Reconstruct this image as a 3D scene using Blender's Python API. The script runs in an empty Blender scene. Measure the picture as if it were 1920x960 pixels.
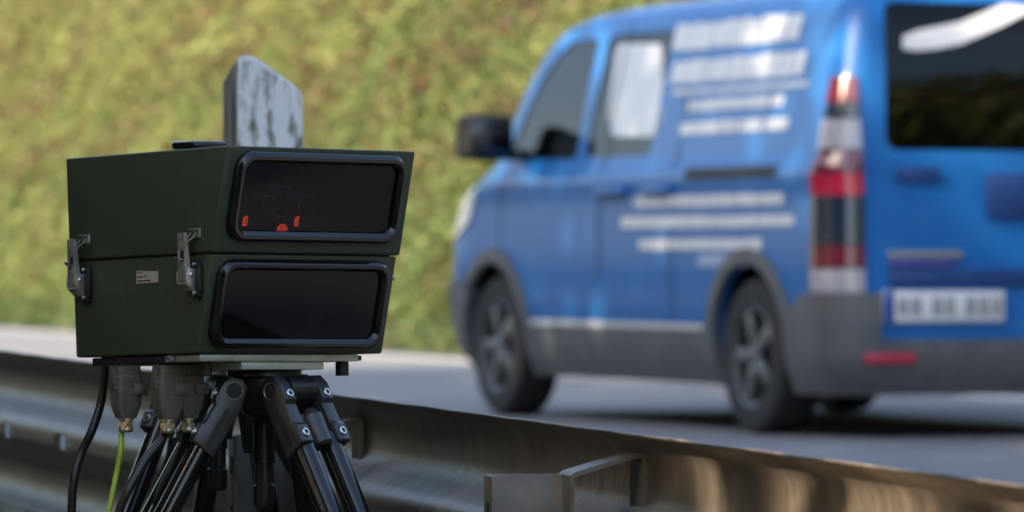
import bpy, bmesh, math, random
import numpy as np
from mathutils import Vector, Matrix, Euler

random.seed(7)
RNG = np.random.default_rng(11)
S = bpy.context.scene
COL = S.collection
R = math.radians

# ------------------------------------------------------------------ camera, sky, sun, exposure
FPX = 10400.0            # focal length in pixels of a 1920 wide picture
CZ = 0.71                # camera height above the road
cam_d = bpy.data.cameras.new('camera')
cam = bpy.data.objects.new('camera', cam_d)
COL.objects.link(cam)
cam.location = (0, 0, CZ)
cam.rotation_euler = (R(90), 0, 0)
cam_d.sensor_width = 36.0
cam_d.lens = FPX * 36.0 / 1920.0
cam_d.clip_start = 0.1
cam_d.clip_end = 3000
cam_d.dof.use_dof = True
cam_d.dof.focus_distance = 7.42
cam_d.dof.aperture_fstop = cam_d.lens / 1000.0 / 0.024
cam_d.dof.aperture_blades = 0
S.camera = cam

SUN_AZ = (-0.80, -0.60)
SUN_EL = R(30)
W = bpy.data.worlds.new('World')
S.world = W
W.use_nodes = True
nt = W.node_tree
bg = nt.nodes['Background']
sky = nt.nodes.new('ShaderNodeTexSky')
sky.sky_type = 'NISHITA'
sky.sun_disc = False
sky.sun_elevation = SUN_EL
sky.sun_rotation = math.atan2(SUN_AZ[0], SUN_AZ[1])
sky.air_density = 1.0
sky.dust_density = 2.5
nt.links.new(sky.outputs[0], bg.inputs[0])
bg.inputs[1].default_value = 0.15
sun_d = bpy.data.lights.new('sun', 'SUN')
sun_d.energy = 3.9
sun_d.angle = R(0.53)
sun_d.color = (1.0, 0.82, 0.60)
sun = bpy.data.objects.new('sun', sun_d)
COL.objects.link(sun)
sdir = Vector((SUN_AZ[0] * math.cos(SUN_EL), SUN_AZ[1] * math.cos(SUN_EL), math.sin(SUN_EL)))
sun.rotation_euler = sdir.to_track_quat('Z', 'Y').to_euler()
sun.location = (-8, -6, 20)
S.view_settings.view_transform = 'Standard'
S.view_settings.look = 'None'
S.view_settings.exposure = 1.5
S.view_settings.gamma = 1.0
S.render.engine = 'CYCLES'
S.cycles.max_bounces = 8
S.cycles.transparent_max_bounces = 12

# ------------------------------------------------------------------ helpers
def at(px, py, Y):
    """the point Y metres in front of the camera that the picture shows at (px, py)"""
    return Vector(((px - 960) * Y / FPX, Y, CZ + (480 - py) * Y / FPX))

def tag(o, label=None, cat=None, group=None, kind=None):
    if label: o['label'] = label
    if cat: o['category'] = cat
    if group: o['group'] = group
    if kind: o['kind'] = kind
    return o

def empty(name, loc=(0, 0, 0), rot=(0, 0, 0)):
    o = bpy.data.objects.new(name, None)
    COL.objects.link(o)
    o.location = loc
    o.rotation_euler = rot
    o.empty_display_size = 0.1
    return o

def link_mesh(name, me, mats, parent=None, smooth=None):
    o = bpy.data.objects.new(name, me)
    COL.objects.link(o)
    if not isinstance(mats, (list, tuple)): mats = [mats]
    if len(me.materials) == 0:
        for m in mats: me.materials.append(m)
    if parent is not None: o.parent = parent
    if smooth is not None:
        for p in me.polygons: p.use_smooth = True
        me.set_sharp_from_angle(angle=R(smooth))
    return o

def copy_tree(o, parent=None):
    c = o.copy()
    COL.objects.link(c)
    c.parent = parent
    for ch in list(o.children): copy_tree(ch, c)
    return c

class MB:
    def __init__(self):
        self.bm = bmesh.new()
    def _xf(self, verts, M):
        if M is not None:
            for v in verts: v.co = M @ v.co
            if M.to_3x3().determinant() < 0:
                bmesh.ops.reverse_faces(self.bm, faces=list({f for v in verts for f in v.link_faces}))
    def box(self, lo, hi, bevel=0.0, M=None, seg=2):
        lo = Vector(lo); hi = Vector(hi)
        r = bmesh.ops.create_cube(self.bm, size=1.0)
        vs = r['verts']
        for v in vs:
            v.co = Vector(((lo[i] + hi[i]) / 2 + v.co[i] * (hi[i] - lo[i])) for i in range(3))
        if bevel > 0:
            es = list({e for v in vs for e in v.link_edges})
            rr = bmesh.ops.bevel(self.bm, geom=es, offset=bevel, segments=seg, affect='EDGES', profile=0.5)
            vs = list({v for f in rr['faces'] for v in f.verts} | {v for v in vs if v.is_valid})
        self._xf(vs, M)
        return self
    def prism(self, pts, z0, z1, bevel=0.0, M=None, seg=2):
        """closed polygon pts (x, y) extruded from z0 to z1"""
        a = [self.bm.verts.new((p[0], p[1], z0)) for p in pts]
        b = [self.bm.verts.new((p[0], p[1], z1)) for p in pts]
        n = len(pts)
        fs = [self.bm.faces.new(list(reversed(a))), self.bm.faces.new(b)]
        for i in range(n):
            fs.append(self.bm.faces.new((a[i], a[(i + 1) % n], b[(i + 1) % n], b[i])))
        vs = a + b
        bmesh.ops.recalc_face_normals(self.bm, faces=fs)
        if bevel > 0:
            es = list({e for f in fs[:2] for e in f.edges})
            rr = bmesh.ops.bevel(self.bm, geom=es, offset=bevel, segments=seg, affect='EDGES', profile=0.5)
            vs = list({v for f in rr['faces'] for v in f.verts} | {v for v in vs if v.is_valid})
        self._xf(vs, M)
        return self
    def lathe(self, prof, M=None, seg=32, cap=True):
        """profile of (radius, z) turned round z"""
        rings = []
        for r, z in prof:
            rings.append([self.bm.verts.new((r * math.cos(2 * math.pi * k / seg), r * math.sin(2 * math.pi * k / seg), z)) for k in range(seg)])
        fs = []
        for i in range(len(rings) - 1):
            for k in range(seg):
                fs.append(self.bm.faces.new((rings[i][k], rings[i][(k + 1) % seg], rings[i + 1][(k + 1) % seg], rings[i + 1][k])))
        if cap:
            fs.append(self.bm.faces.new(list(reversed(rings[0]))))
            fs.append(self.bm.faces.new(rings[-1]))
        bmesh.ops.recalc_face_normals(self.bm, faces=fs)
        self._xf([v for r in rings for v in r], M)
        return self
    def cyl(self, p0, p1, r0, r1=None, seg=24, bev=0.0):
        p0 = Vector(p0); p1 = Vector(p1)
        r1 = r0 if r1 is None else r1
        L = (p1 - p0).length
        M = Matrix.Translation(p0) @ (p1 - p0).to_track_quat('Z', 'Y').to_matrix().to_4x4()
        if bev > 0:
            prof = [(r0 - bev, 0), (r0, bev), (r1, L - bev), (r1 - bev, L)]
        else:
            prof = [(r0, 0), (r1, L)]
        return self.lathe(prof, M, seg)
    def tube(self, pts, r, seg=16, n=8):
        """smooth tube through the points (Catmull-Rom)"""
        P = [Vector(p) for p in pts]
        T = []
        for i in range(len(P)):
            if i == 0: T.append(P[1] - P[0])
            elif i == len(P) - 1: T.append(P[-1] - P[-2])
            else:
                d0 = P[i] - P[i - 1]; d1 = P[i + 1] - P[i]
                l = min(d0.length, d1.length)
                T.append((d0.normalized() + d1.normalized()) * 0.5 * l)
        path = []
        for i in range(len(P) - 1):
            L_ = (P[i + 1] - P[i]).length
            m0 = T[i].normalized() * min(L_, T[i].length * 1.0 if 0 < i else L_); m1 = T[i + 1].normalized() * min(L_, T[i + 1].length)
            for k in range(n):
                t = k / n
                path.append(P[i] * (2 * t ** 3 - 3 * t * t + 1) + m0 * (t ** 3 - 2 * t * t + t) + P[i + 1] * (-2 * t ** 3 + 3 * t * t) + m1 * (t ** 3 - t * t))
        path.append(P[-1])
        rings = []
        up = Vector((0.3, 0.9, 0.2)).normalized()
        for i, p in enumerate(path):
            t = (path[min(i + 1, len(path) - 1)] - path[max(i - 1, 0)]).normalized()
            u = (up - t * up.dot(t)).normalized()
            v = t.cross(u)
            up = u
            rings.append([self.bm.verts.new(p + (u * math.cos(2 * math.pi * k / seg) + v * math.sin(2 * math.pi * k / seg)) * r) for k in range(seg)])
        fs = []
        for i in range(len(rings) - 1):
            for k in range(seg):
                fs.append(self.bm.faces.new((rings[i][k], rings[i][(k + 1) % seg], rings[i + 1][(k + 1) % seg], rings[i + 1][k])))
        fs.append(self.bm.faces.new(list(reversed(rings[0]))))
        fs.append(self.bm.faces.new(rings[-1]))
        bmesh.ops.recalc_face_normals(self.bm, faces=fs)
        return self
    def rings(self, loops, close_first=True, close_last=True):
        rr = [[self.bm.verts.new(p) for p in l] for l in loops]
        n = len(rr[0])
        fs = []
        for i in range(len(rr) - 1):
            for k in range(n):
                fs.append(self.bm.faces.new((rr[i][k], rr[i][(k + 1) % n], rr[i + 1][(k + 1) % n], rr[i + 1][k])))
        if close_first: fs.append(self.bm.faces.new(list(reversed(rr[0]))))
        if close_last: fs.append(self.bm.faces.new(rr[-1]))
        bmesh.ops.recalc_face_normals(self.bm, faces=fs)
        return self
    def mesh(self, name):
        me = bpy.data.meshes.new(name)
        self.bm.to_mesh(me)
        self.bm.free()
        return me
    def build(self, name, mat, parent=None, smooth=35):
        return link_mesh(name, self.mesh(name), mat, parent, smooth)

def boolean(me_a, cutters, op='DIFFERENCE'):
    """A op each cutter mesh, returned as a new mesh"""
    o = bpy.data.objects.new('tmp', me_a)
    COL.objects.link(o)
    tmp = [o]
    for c in cutters:
        co = bpy.data.objects.new('tmpc', c)
        COL.objects.link(co)
        tmp.append(co)
        m = o.modifiers.new('b', 'BOOLEAN')
        m.operation = op
        m.solver = 'EXACT'
        m.object = co
    dg = bpy.context.evaluated_depsgraph_get()
    dg.update()
    res = bpy.data.meshes.new_from_object(o.evaluated_get(dg))
    for t in tmp: bpy.data.objects.remove(t)
    return res

def rrect(x0, x1, y0, y1, r, n=6):
    """rounded rectangle points, counter clockwise"""
    out = []
    for cx, cy, a in ((x1 - r, y0 + r, -90), (x1 - r, y1 - r, 0), (x0 + r, y1 - r, 90), (x0 + r, y0 + r, 180)):
        for k in range(n + 1):
            t = R(a + 90 * k / n)
            out.append((cx + r * math.cos(t), cy + r * math.sin(t)))
    return out

# ------------------------------------------------------------------ materials
def nodes_of(name):
    m = bpy.data.materials.new(name)
    m.use_nodes = True
    t = m.node_tree
    return m, t, t.nodes['Principled BSDF']

def pbr(name, c1, c2=None, rough=0.5, metal=0.0, scale=20.0, stretch=(1, 1, 1), bump=0.0, bscale=None, bdist=0.001, coat=0.0, spec=None,
        rvar=0.0, contrast=(0.35, 0.65), detail=6.0, third=None):
    """principled material whose colour wanders between c1 and c2 (and spots of a third colour)"""
    m, t, b = nodes_of(name)
    N, L = t.nodes, t.links
    tc = N.new('ShaderNodeTexCoord')
    mp = N.new('ShaderNodeMapping')
    mp.inputs['Scale'].default_value = stretch
    L.new(tc.outputs['Object'], mp.inputs['Vector'])
    nz = N.new('ShaderNodeTexNoise')
    nz.inputs['Scale'].default_value = scale
    nz.inputs['Detail'].default_value = detail
    L.new(mp.outputs[0], nz.inputs['Vector'])
    cr = N.new('ShaderNodeValToRGB')
    cr.color_ramp.elements[0].position = contrast[0]
    cr.color_ramp.elements[1].position = contrast[1]
    c2 = c1 if c2 is None else c2
    cr.color_ramp.elements[0].color = (*c1, 1)
    cr.color_ramp.elements[1].color = (*c2, 1)
    L.new(nz.outputs['Fac'], cr.inputs[0])
    out = cr.outputs[0]
    if third:
        col, sc, lo, hi, st = third
        mp2 = N.new('ShaderNodeMapping')
        mp2.inputs['Scale'].default_value = st
        mp2.inputs['Location'].default_value = (3.1, 7.7, 1.3)
        L.new(tc.outputs['Object'], mp2.inputs['Vector'])
        n2 = N.new('ShaderNodeTexNoise')
        n2.inputs['Scale'].default_value = sc
        n2.inputs['Detail'].default_value = 8
        n2.inputs['Roughness'].default_value = 0.65
        L.new(mp2.outputs[0], n2.inputs['Vector'])
        mr = N.new('ShaderNodeMapRange')
        mr.inputs['From Min'].default_value = lo
        mr.inputs['From Max'].default_value = hi
        L.new(n2.outputs['Fac'], mr.inputs['Value'])
        mx = N.new('ShaderNodeMix')
        mx.data_type = 'RGBA'
        L.new(mr.outputs[0], mx.inputs['Factor'])
        L.new(out, mx.inputs['A'])
        mx.inputs['B'].default_value = (*col, 1)
        out = mx.outputs['Result']
    L.new(out, b.inputs['Base Color'])
    b.inputs['Metallic'].default_value = metal
    b.inputs['Roughness'].default_value = rough
    if rvar > 0:
        mr = N.new('ShaderNodeMapRange')
        mr.inputs['To Min'].default_value = max(0.02, rough - rvar)
        mr.inputs['To Max'].default_value = min(1, rough + rvar)
        L.new(nz.outputs['Fac'], mr.inputs['Value'])
        L.new(mr.outputs[0], b.inputs['Roughness'])
    if coat: b.inputs['Coat Weight'].default_value = coat; b.inputs['Coat Roughness'].default_value = 0.05
    if spec is not None: b.inputs['Specular IOR Level'].default_value = spec
    if bump > 0:
        nb = N.new('ShaderNodeTexNoise')
        nb.inputs['Scale'].default_value = bscale or scale * 4
        nb.inputs['Detail'].default_value = 3
        L.new(mp.outputs[0] if stretch != (1, 1, 1) else tc.outputs['Object'], nb.inputs['Vector'])
        bp = N.new('ShaderNodeBump')
        bp.inputs['Strength'].default_value = bump
        bp.inputs['Distance'].default_value = bdist
        L.new(nb.outputs['Fac'], bp.inputs['Height'])
        L.new(bp.outputs[0], b.inputs['Normal'])
    return m

def glass(name, tint, through, rough=0.02, ior=1.5):
    """window glass: a fresnel coat of reflection over a tinted pane"""
    m = bpy.data.materials.new(name)
    m.use_nodes = True
    t = m.node_tree
    N, L = t.nodes, t.links
    N.remove(N['Principled BSDF'])
    out = N['Material Output']
    tr = N.new('ShaderNodeBsdfTransparent')
    tr.inputs[0].default_value = (*through, 1)
    df = N.new('ShaderNodeBsdfDiffuse')
    df.inputs[0].default_value = (*tint, 1)
    mx0 = N.new('ShaderNodeMixShader')
    mx0.inputs[0].default_value = 0.15
    gl = N.new('ShaderNodeBsdfGlossy')
    gl.inputs['Roughness'].default_value = rough
    fr = N.new('ShaderNodeFresnel')
    fr.inputs[0].default_value = ior
    mx = N.new('ShaderNodeMixShader')
    L.new(tr.outputs[0], mx0.inputs[1]); L.new(df.outputs[0], mx0.inputs[2])
    L.new(fr.outputs[0], mx.inputs[0]); L.new(mx0.outputs[0], mx.inputs[1]); L.new(gl.outputs[0], mx.inputs[2])
    L.new(mx.outputs[0], out.inputs[0])
    return m

def emit(name, col, k, base=(0.3, 0.02, 0.01)):
    m, t, b = nodes_of(name)
    b.inputs['Base Color'].default_value = (*base, 1)
    b.inputs['Emission Color'].default_value = (*col, 1)
    b.inputs['Emission Strength'].default_value = k
    return m

def leafy(name, trans=0.35):
    """foliage whose colour is stored per leaf"""
    m = bpy.data.materials.new(name)
    m.use_nodes = True
    t = m.node_tree
    N, L = t.nodes, t.links
    b = N['Principled BSDF']
    at_ = N.new('ShaderNodeAttribute')
    at_.attribute_name = 'leafcol'
    L.new(at_.outputs['Color'], b.inputs['Base Color'])
    b.inputs['Roughness'].default_value = 0.6
    b.inputs['Specular IOR Level'].default_value = 0.25
    tl = N.new('ShaderNodeBsdfTranslucent')
    L.new(at_.outputs['Color'], tl.inputs[0])
    mx = N.new('ShaderNodeMixShader')
    mx.inputs[0].default_value = trans
    L.new(b.outputs[0], mx.inputs[1]); L.new(tl.outputs[0], mx.inputs[2])
    L.new(mx.outputs[0], N['Material Output'].inputs[0])
    return m

M = dict(
    olive=pbr('olive_powder_coat', (0.040, 0.052, 0.029), (0.050, 0.064, 0.037), 0.46, scale=60, bump=0.5, bscale=900, bdist=0.0006, rvar=0.08, spec=0.5),
    bezel=pbr('black_anodised', (0.006, 0.006, 0.007), (0.010, 0.010, 0.011), 0.13, scale=90, rvar=0.05, spec=0.75, third=((0.25, 0.25, 0.25), 260, 0.72, 0.78, (1, 1, 1))),
    rubber=pbr('black_rubber', (0.012, 0.012, 0.012), (0.02, 0.02, 0.02), 0.55, scale=50),
    black=pbr('black_plastic', (0.010, 0.010, 0.011), (0.018, 0.018, 0.019), 0.36, scale=60, bump=0.25, bscale=700, bdist=0.0004, rvar=0.1, third=((0.12, 0.12, 0.12), 130, 0.70, 0.80, (1, 1, 1))),
    bracket=pbr('bracket_paint', (0.026, 0.026, 0.028), (0.038, 0.038, 0.040), 0.38, scale=60, bump=0.25, bscale=700, bdist=0.0004, rvar=0.1, spec=0.8, third=((0.16, 0.16, 0.16), 150, 0.68, 0.80, (1, 1, 1))),
    blackmetal=pbr('black_tube', (0.008, 0.008, 0.009), (0.014, 0.014, 0.015), 0.16, scale=40, stretch=(1, 1, 0.2), rvar=0.06, coat=0.4),
    steel=pbr('bright_steel', (0.46, 0.43, 0.38), (0.62, 0.59, 0.54), 0.34, metal=0.75, scale=80, rvar=0.1, third=((0.16, 0.14, 0.11), 90, 0.58, 0.75, (1, 1, 1))),
    alu=pbr('anodised_aluminium', (0.40, 0.42, 0.38), (0.50, 0.52, 0.47), 0.42, metal=0.75, scale=40, third=((0.08, 0.08, 0.07), 160, 0.66, 0.78, (1, 1, 1))),
    alu_bright=pbr('aluminium_block', (0.50, 0.56, 0.50), (0.58, 0.62, 0.56), 0.4, metal=0.6, scale=40),
    brass=pbr('nickel_brass', (0.50, 0.42, 0.27), (0.62, 0.54, 0.38), 0.32, metal=0.8, scale=80, rvar=0.1),
    plug=pbr('grey_die_cast', (0.110, 0.098, 0.080), (0.160, 0.142, 0.115), 0.5, metal=0.2, scale=70, bump=0.3, bscale=500, bdist=0.0005),
    screw=pbr('screw_steel', (0.62, 0.62, 0.60), (0.75, 0.75, 0.72), 0.3, metal=1.0, scale=100),
    sticker=pbr('paper_label', (0.36, 0.33, 0.28), (0.44, 0.41, 0.35), 0.6, scale=60),
    ink=pbr('label_ink', (0.03, 0.03, 0.03), None, 0.6),
    cable=pbr('black_cable', (0.010, 0.010, 0.010), (0.018, 0.018, 0.018), 0.3, scale=30),
    brown=pbr('brown_cable', (0.016, 0.013, 0.011), (0.026, 0.020, 0.016), 0.3, scale=30),
    green=pbr('green_yellow_cable', (0.30, 0.42, 0.03), (0.38, 0.50, 0.05), 0.4, scale=60),
    zinc=pbr('weathered_galvanised_steel', (0.110, 0.090, 0.074), (0.32, 0.265, 0.21), 0.42, metal=0.45, scale=4.0, stretch=(2.0, 6.0, 1.3), bump=0.4, bscale=26, bdist=0.002, rvar=0.12, contrast=(0.25, 0.75), detail=12,
             third=((0.04, 0.034, 0.028), 30.0, 0.56, 0.76, (1.0, 1.6, 0.5))),
    zincpost=pbr('post_galvanised_steel', (0.16, 0.145, 0.125), (0.27, 0.25, 0.22), 0.5, metal=0.35, scale=14, bump=0.2, bscale=90, bdist=0.001, rvar=0.1, third=((0.05, 0.035, 0.025), 24, 0.58, 0.78, (1, 1, 0.5))),
    white=pbr('weathered_white_plastic', (0.82, 0.82, 0.80), (0.88, 0.88, 0.86), 0.45, scale=6, third=((0.10, 0.11, 0.06), 58, 0.48, 0.66, (1.0, 1.0, 0.30))),
    grime_shade=pbr('grimy_shaded_white_plastic', (0.16, 0.145, 0.12), (0.50, 0.48, 0.45), 0.5, scale=45, stretch=(1, 1, 0.12), contrast=(0.40, 0.68)),
    asphalt=pbr('asphalt', (0.17, 0.172, 0.185), (0.21, 0.212, 0.225), 0.75, scale=1.6, bump=0.4, bscale=120, bdist=0.004, third=((0.13, 0.13, 0.14), 0.5, 0.5, 0.7, (1, 0.15, 1))),
    line=pbr('road_paint', (0.60, 0.60, 0.58), (0.72, 0.72, 0.70), 0.6, scale=3),
    soil=pbr('verge_soil', (0.05, 0.05, 0.022), (0.10, 0.085, 0.045), 0.9, scale=3, bump=0.6, bscale=14, bdist=0.03),
    bank=pbr('wooded_bank', (0.045, 0.055, 0.022), (0.08, 0.07, 0.035), 0.95, scale=0.9, bump=0.8, bscale=3, bdist=0.2),
    bark=pbr('bark', (0.06, 0.045, 0.032), (0.12, 0.095, 0.07), 0.9, scale=6, stretch=(3, 3, 0.5), bump=0.8, bscale=10, bdist=0.03),
    blue=pbr('blue_car_paint', (0.011, 0.138, 0.43), (0.013, 0.148, 0.45), 0.4, scale=3, coat=0.45, spec=0.2),
    interior=pbr('dark_interior', (0.020, 0.020, 0.018), (0.03, 0.03, 0.028), 0.8, scale=6),
    clad=pbr('grey_cladding', (0.10, 0.105, 0.11), (0.13, 0.135, 0.14), 0.6, scale=8, bump=0.2, bscale=200, bdist=0.001),
    strip=pbr('pale_trim', (0.62, 0.64, 0.64), (0.68, 0.70, 0.70), 0.5, scale=8),
    decal_and_reflection=pbr('white_film_and_reflection', (0.68, 0.70, 0.74), (0.74, 0.76, 0.79), 0.4, scale=5),
    tyre=pbr('tyre_rubber', (0.014, 0.014, 0.015), (0.024, 0.024, 0.024), 0.75, scale=20),
    rim=pbr('alloy_rim', (0.10, 0.105, 0.11), (0.15, 0.155, 0.16), 0.4, metal=0.5, scale=20),
    red=pbr('red_lens', (0.13, 0.018, 0.035), (0.16, 0.022, 0.04), 0.15, scale=20, coat=1.0),
    redbright=pbr('bright_red_lens', (0.46, 0.018, 0.06), (0.52, 0.02, 0.07), 0.15, scale=20, coat=1.0),
    clear=pbr('clear_lens', (0.36, 0.35, 0.40), (0.42, 0.41, 0.45), 0.15, scale=20, coat=1.0),
    headlamp=pbr('headlamp_lens', (0.70, 0.70, 0.70), (0.78, 0.78, 0.78), 0.15, scale=20, coat=1.0),
    smoke=pbr('smoked_lens', (0.022, 0.035, 0.06), None, 0.12, scale=20, coat=1.0),
    yellow=pbr('yellow_reflector', (0.28, 0.30, 0.26), None, 0.4),
    violet=pbr('violet_reflector', (0.09, 0.09, 0.36), None, 0.4),
    dkblue=pbr('dark_blue_film', (0.012, 0.050, 0.20), (0.015, 0.06, 0.22), 0.4, scale=10),
    plate_ink=pbr('plate_ink', (0.22, 0.22, 0.24), (0.38, 0.38, 0.40), 0.5, scale=120),
    plate_blue=pbr('plate_blue', (0.01, 0.05, 0.32), None, 0.4),
    carglass=glass('car_glass', (0.010, 0.014, 0.012), (0.55, 0.66, 0.58)),
    rearglass=glass('tinted_rear_glass', (0.010, 0.011, 0.008), (0.10, 0.10, 0.085)),
    window=glass('filter_glass', (0.010, 0.011, 0.017), (0.45, 0.42, 0.45), ior=1.32),
    darkwindow=pbr('dark_filter_glass', (0.005, 0.005, 0.006), (0.009, 0.009, 0.010), 0.06, scale=18, contrast=(0.45, 0.7), rvar=0.05, spec=0.28),
    lens=pbr('lens_coating', (0.006, 0.007, 0.010), None, 0.06, coat=1.0),
    lensring=pbr('lens_ring', (0.75, 0.75, 0.78), (0.85, 0.85, 0.88), 0.4, metal=0.0, scale=50),
    glow=emit('red_lamp', (1.0, 0.10, 0.04), 0.9),
    leaf=leafy('leaf', 0.45),
)

# ------------------------------------------------------------------ the road's frame: t runs along the road, e across it (metres from the camera)
ANG = R(14.4)
DR = Vector((-math.sin(ANG), math.cos(ANG), 0))     # along the rail
NR = Vector((math.cos(ANG), math.sin(ANG), 0))      # across, towards the road
ANG2 = R(16.2)
DF = Vector((-math.sin(ANG2), math.cos(ANG2), 0))   # along the far edge of the road
NF = Vector((math.cos(ANG2), math.sin(ANG2), 0))

def rail_pt(t, e, z): return DR * t + NR * e + Vector((0, 0, z))
def far_pt(t, e, z): return DF * t + NF * e + Vector((0, 0, z))

FAR_EDGE = 10.55

def verge_z(e):
    return float(np.interp(e, [-40, -5.5, -3.5, 0.5, 1.9, 2.75, 60], [1.2, 0.5, -0.30, -0.36, -0.34, -0.004, -0.004]))

# ground: one sheet out to the horizon, lower on the near verge and rising under the wood
bm = bmesh.new()
es = [-600, -40, -12, -5.5, -3.5, -1.5, 0.5, 1.2, 1.9, 2.3, 2.75, 5, 9, 10.6, 60, 700]
ts = [-600, -60, -20, -6, 0, 3, 5, 6, 7, 8, 9, 10, 12, 15, 20, 30, 45, 70, 120, 800]
grid = []
for t in ts:
    row = []
    for e in es:
        z = verge_z(e) - (0.02 if e >= 2.75 else 0)
        if e < 2.3 and -6 < t < 40: z += random.uniform(-0.02, 0.02)
        row.append(bm.verts.new(rail_pt(t, e, z)))
    grid.append(row)
for i in range(len(ts) - 1):
    for j in range(len(es) - 1):
        bm.faces.new((grid[i][j], grid[i][j + 1], grid[i + 1][j + 1], grid[i + 1][j]))
me = bpy.data.meshes.new('ground'); bm.to_mesh(me); bm.free()
tag(link_mesh('ground', me, M['soil'], None, 60), kind='structure')

# the road, a sheet between the two edges
bm = bmesh.new()
rows = []
for t in list(range(-60, 200, 5)) + [400, 800]:
    a = rail_pt(t, 2.8, 0.0); b = far_pt(t, FAR_EDGE, 0.0)
    rows.append([bm.verts.new(a.lerp(b, k / 6)) for k in range(7)])
for i in range(len(rows) - 1):
    for k in range(6): bm.faces.new((rows[i][k], rows[i][k + 1], rows[i + 1][k + 1], rows[i + 1][k]))
me = bpy.data.meshes.new('road'); bm.to_mesh(me); bm.free()
tag(link_mesh('road', me, M['asphalt']), kind='structure')

def strip(name, t0, t1, e0, e1, z, far=True):
    f = far_pt if far else rail_pt
    bm = bmesh.new()
    ks = np.linspace(t0, t1, 24)
    A = [bm.verts.new(f(t, e0, z)) for t in ks]; B = [bm.verts.new(f(t, e1, z)) for t in ks]
    for i in range(len(ks) - 1): bm.faces.new((A[i], B[i], B[i + 1], A[i + 1]))
    me = bpy.data.meshes.new(name); bm.to_mesh(me); bm.free()
    return tag(link_mesh(name, me, M['line']), kind='structure')
strip('road_edge_marking', -20, 140, FAR_EDGE - 0.55, FAR_EDGE - 0.40, 0.004)

# wooded bank behind the far verge
bm = bmesh.new()
prof = [(FAR_EDGE + 1.6, -0.03), (FAR_EDGE + 2.1, 0.25), (FAR_EDGE + 2.6, 1.2), (FAR_EDGE + 3.3, 2.8), (FAR_EDGE + 4.6, 5.0), (FAR_EDGE + 7.5, 7.5), (FAR_EDGE + 14, 9.0), (FAR_EDGE + 60, 11.0)]
rows = []
for t in np.arange(-70, 190, 4.0):
    rows.append([bm.verts.new(far_pt(t + random.uniform(-1, 1), e + random.uniform(-.15, .15) * (0 if i == 0 else 1), z * (1 + random.uniform(-.06, .06)))) for i, (e, z) in enumerate(prof)])
for i in range(len(rows) - 1):
    for k in range(len(prof) - 1): bm.faces.new((rows[i][k], rows[i][k + 1], rows[i + 1][k + 1], rows[i + 1][k]))
me = bpy.data.meshes.new('hillside'); bm.to_mesh(me); bm.free()
tag(link_mesh('hillside', me, M['bank'], None, 80), kind='structure')

# ------------------------------------------------------------------ leaves
def leaf_mesh(name, P, size, cols, nrm=None, aspect=0.6):
    """one small kinked leaf per point of P"""
    n = len(P)
    a = RNG.normal(size=(n, 3))
    if nrm is not None: a = a * 0.75 + nrm
    a /= np.linalg.norm(a, axis=1)[:, None]
    u = np.cross(a, RNG.normal(size=(n, 3))); u /= np.linalg.norm(u, axis=1)[:, None]
    v = np.cross(a, u)
    s = size[:, None]
    V = np.empty((n, 4, 3))
    V[:, 0] = P - u * s * 0.5
    V[:, 1] = P + v * s * 0.5 * aspect + a * s * 0.08
    V[:, 2] = P + u * s * 0.5
    V[:, 3] = P - v * s * 0.5 * aspect + a * s * 0.08
    me = bpy.data.meshes.new(name)
    me.vertices.add(n * 4)
    me.vertices.foreach_set('co', V.reshape(-1).astype(np.float32))
    me.loops.add(n * 4)
    me.loops.foreach_set('vertex_index', np.arange(n * 4, dtype=np.int32))
    me.polygons.add(n)
    me.polygons.foreach_set('loop_start', np.arange(0, n * 4, 4, dtype=np.int32))
    me.update(calc_edges=True)
    ca = me.color_attributes.new('leafcol', 'FLOAT_COLOR', 'POINT')
    c4 = np.ones((n, 4, 4)); c4[:, :, :3] = cols[:, None, :]
    ca.data.foreach_set('color', c4.reshape(-1).astype(np.float32))
    me.validate()
    return me

def pick(n, pal, wts):
    pal = np.array(pal); w = np.array(wts, float); w /= w.sum()
    return pal[RNG.choice(len(pal), n, p=w)] * RNG.uniform(0.75, 1.25, (n, 1))

def blob(t, z, seed, k):
    """smooth pseudo noise over the hedge's face"""
    r = np.random.default_rng(seed)
    o = np.zeros_like(t)
    for i in range(7):
        f = k * r.uniform(0.5, 2.2)
        a = r.uniform(0, 6.28)
        o += np.sin(f * (t * math.cos(a) + z * 1.3 * math.sin(a)) + r.uniform(0, 6.28))
    return o / 2.6

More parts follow.
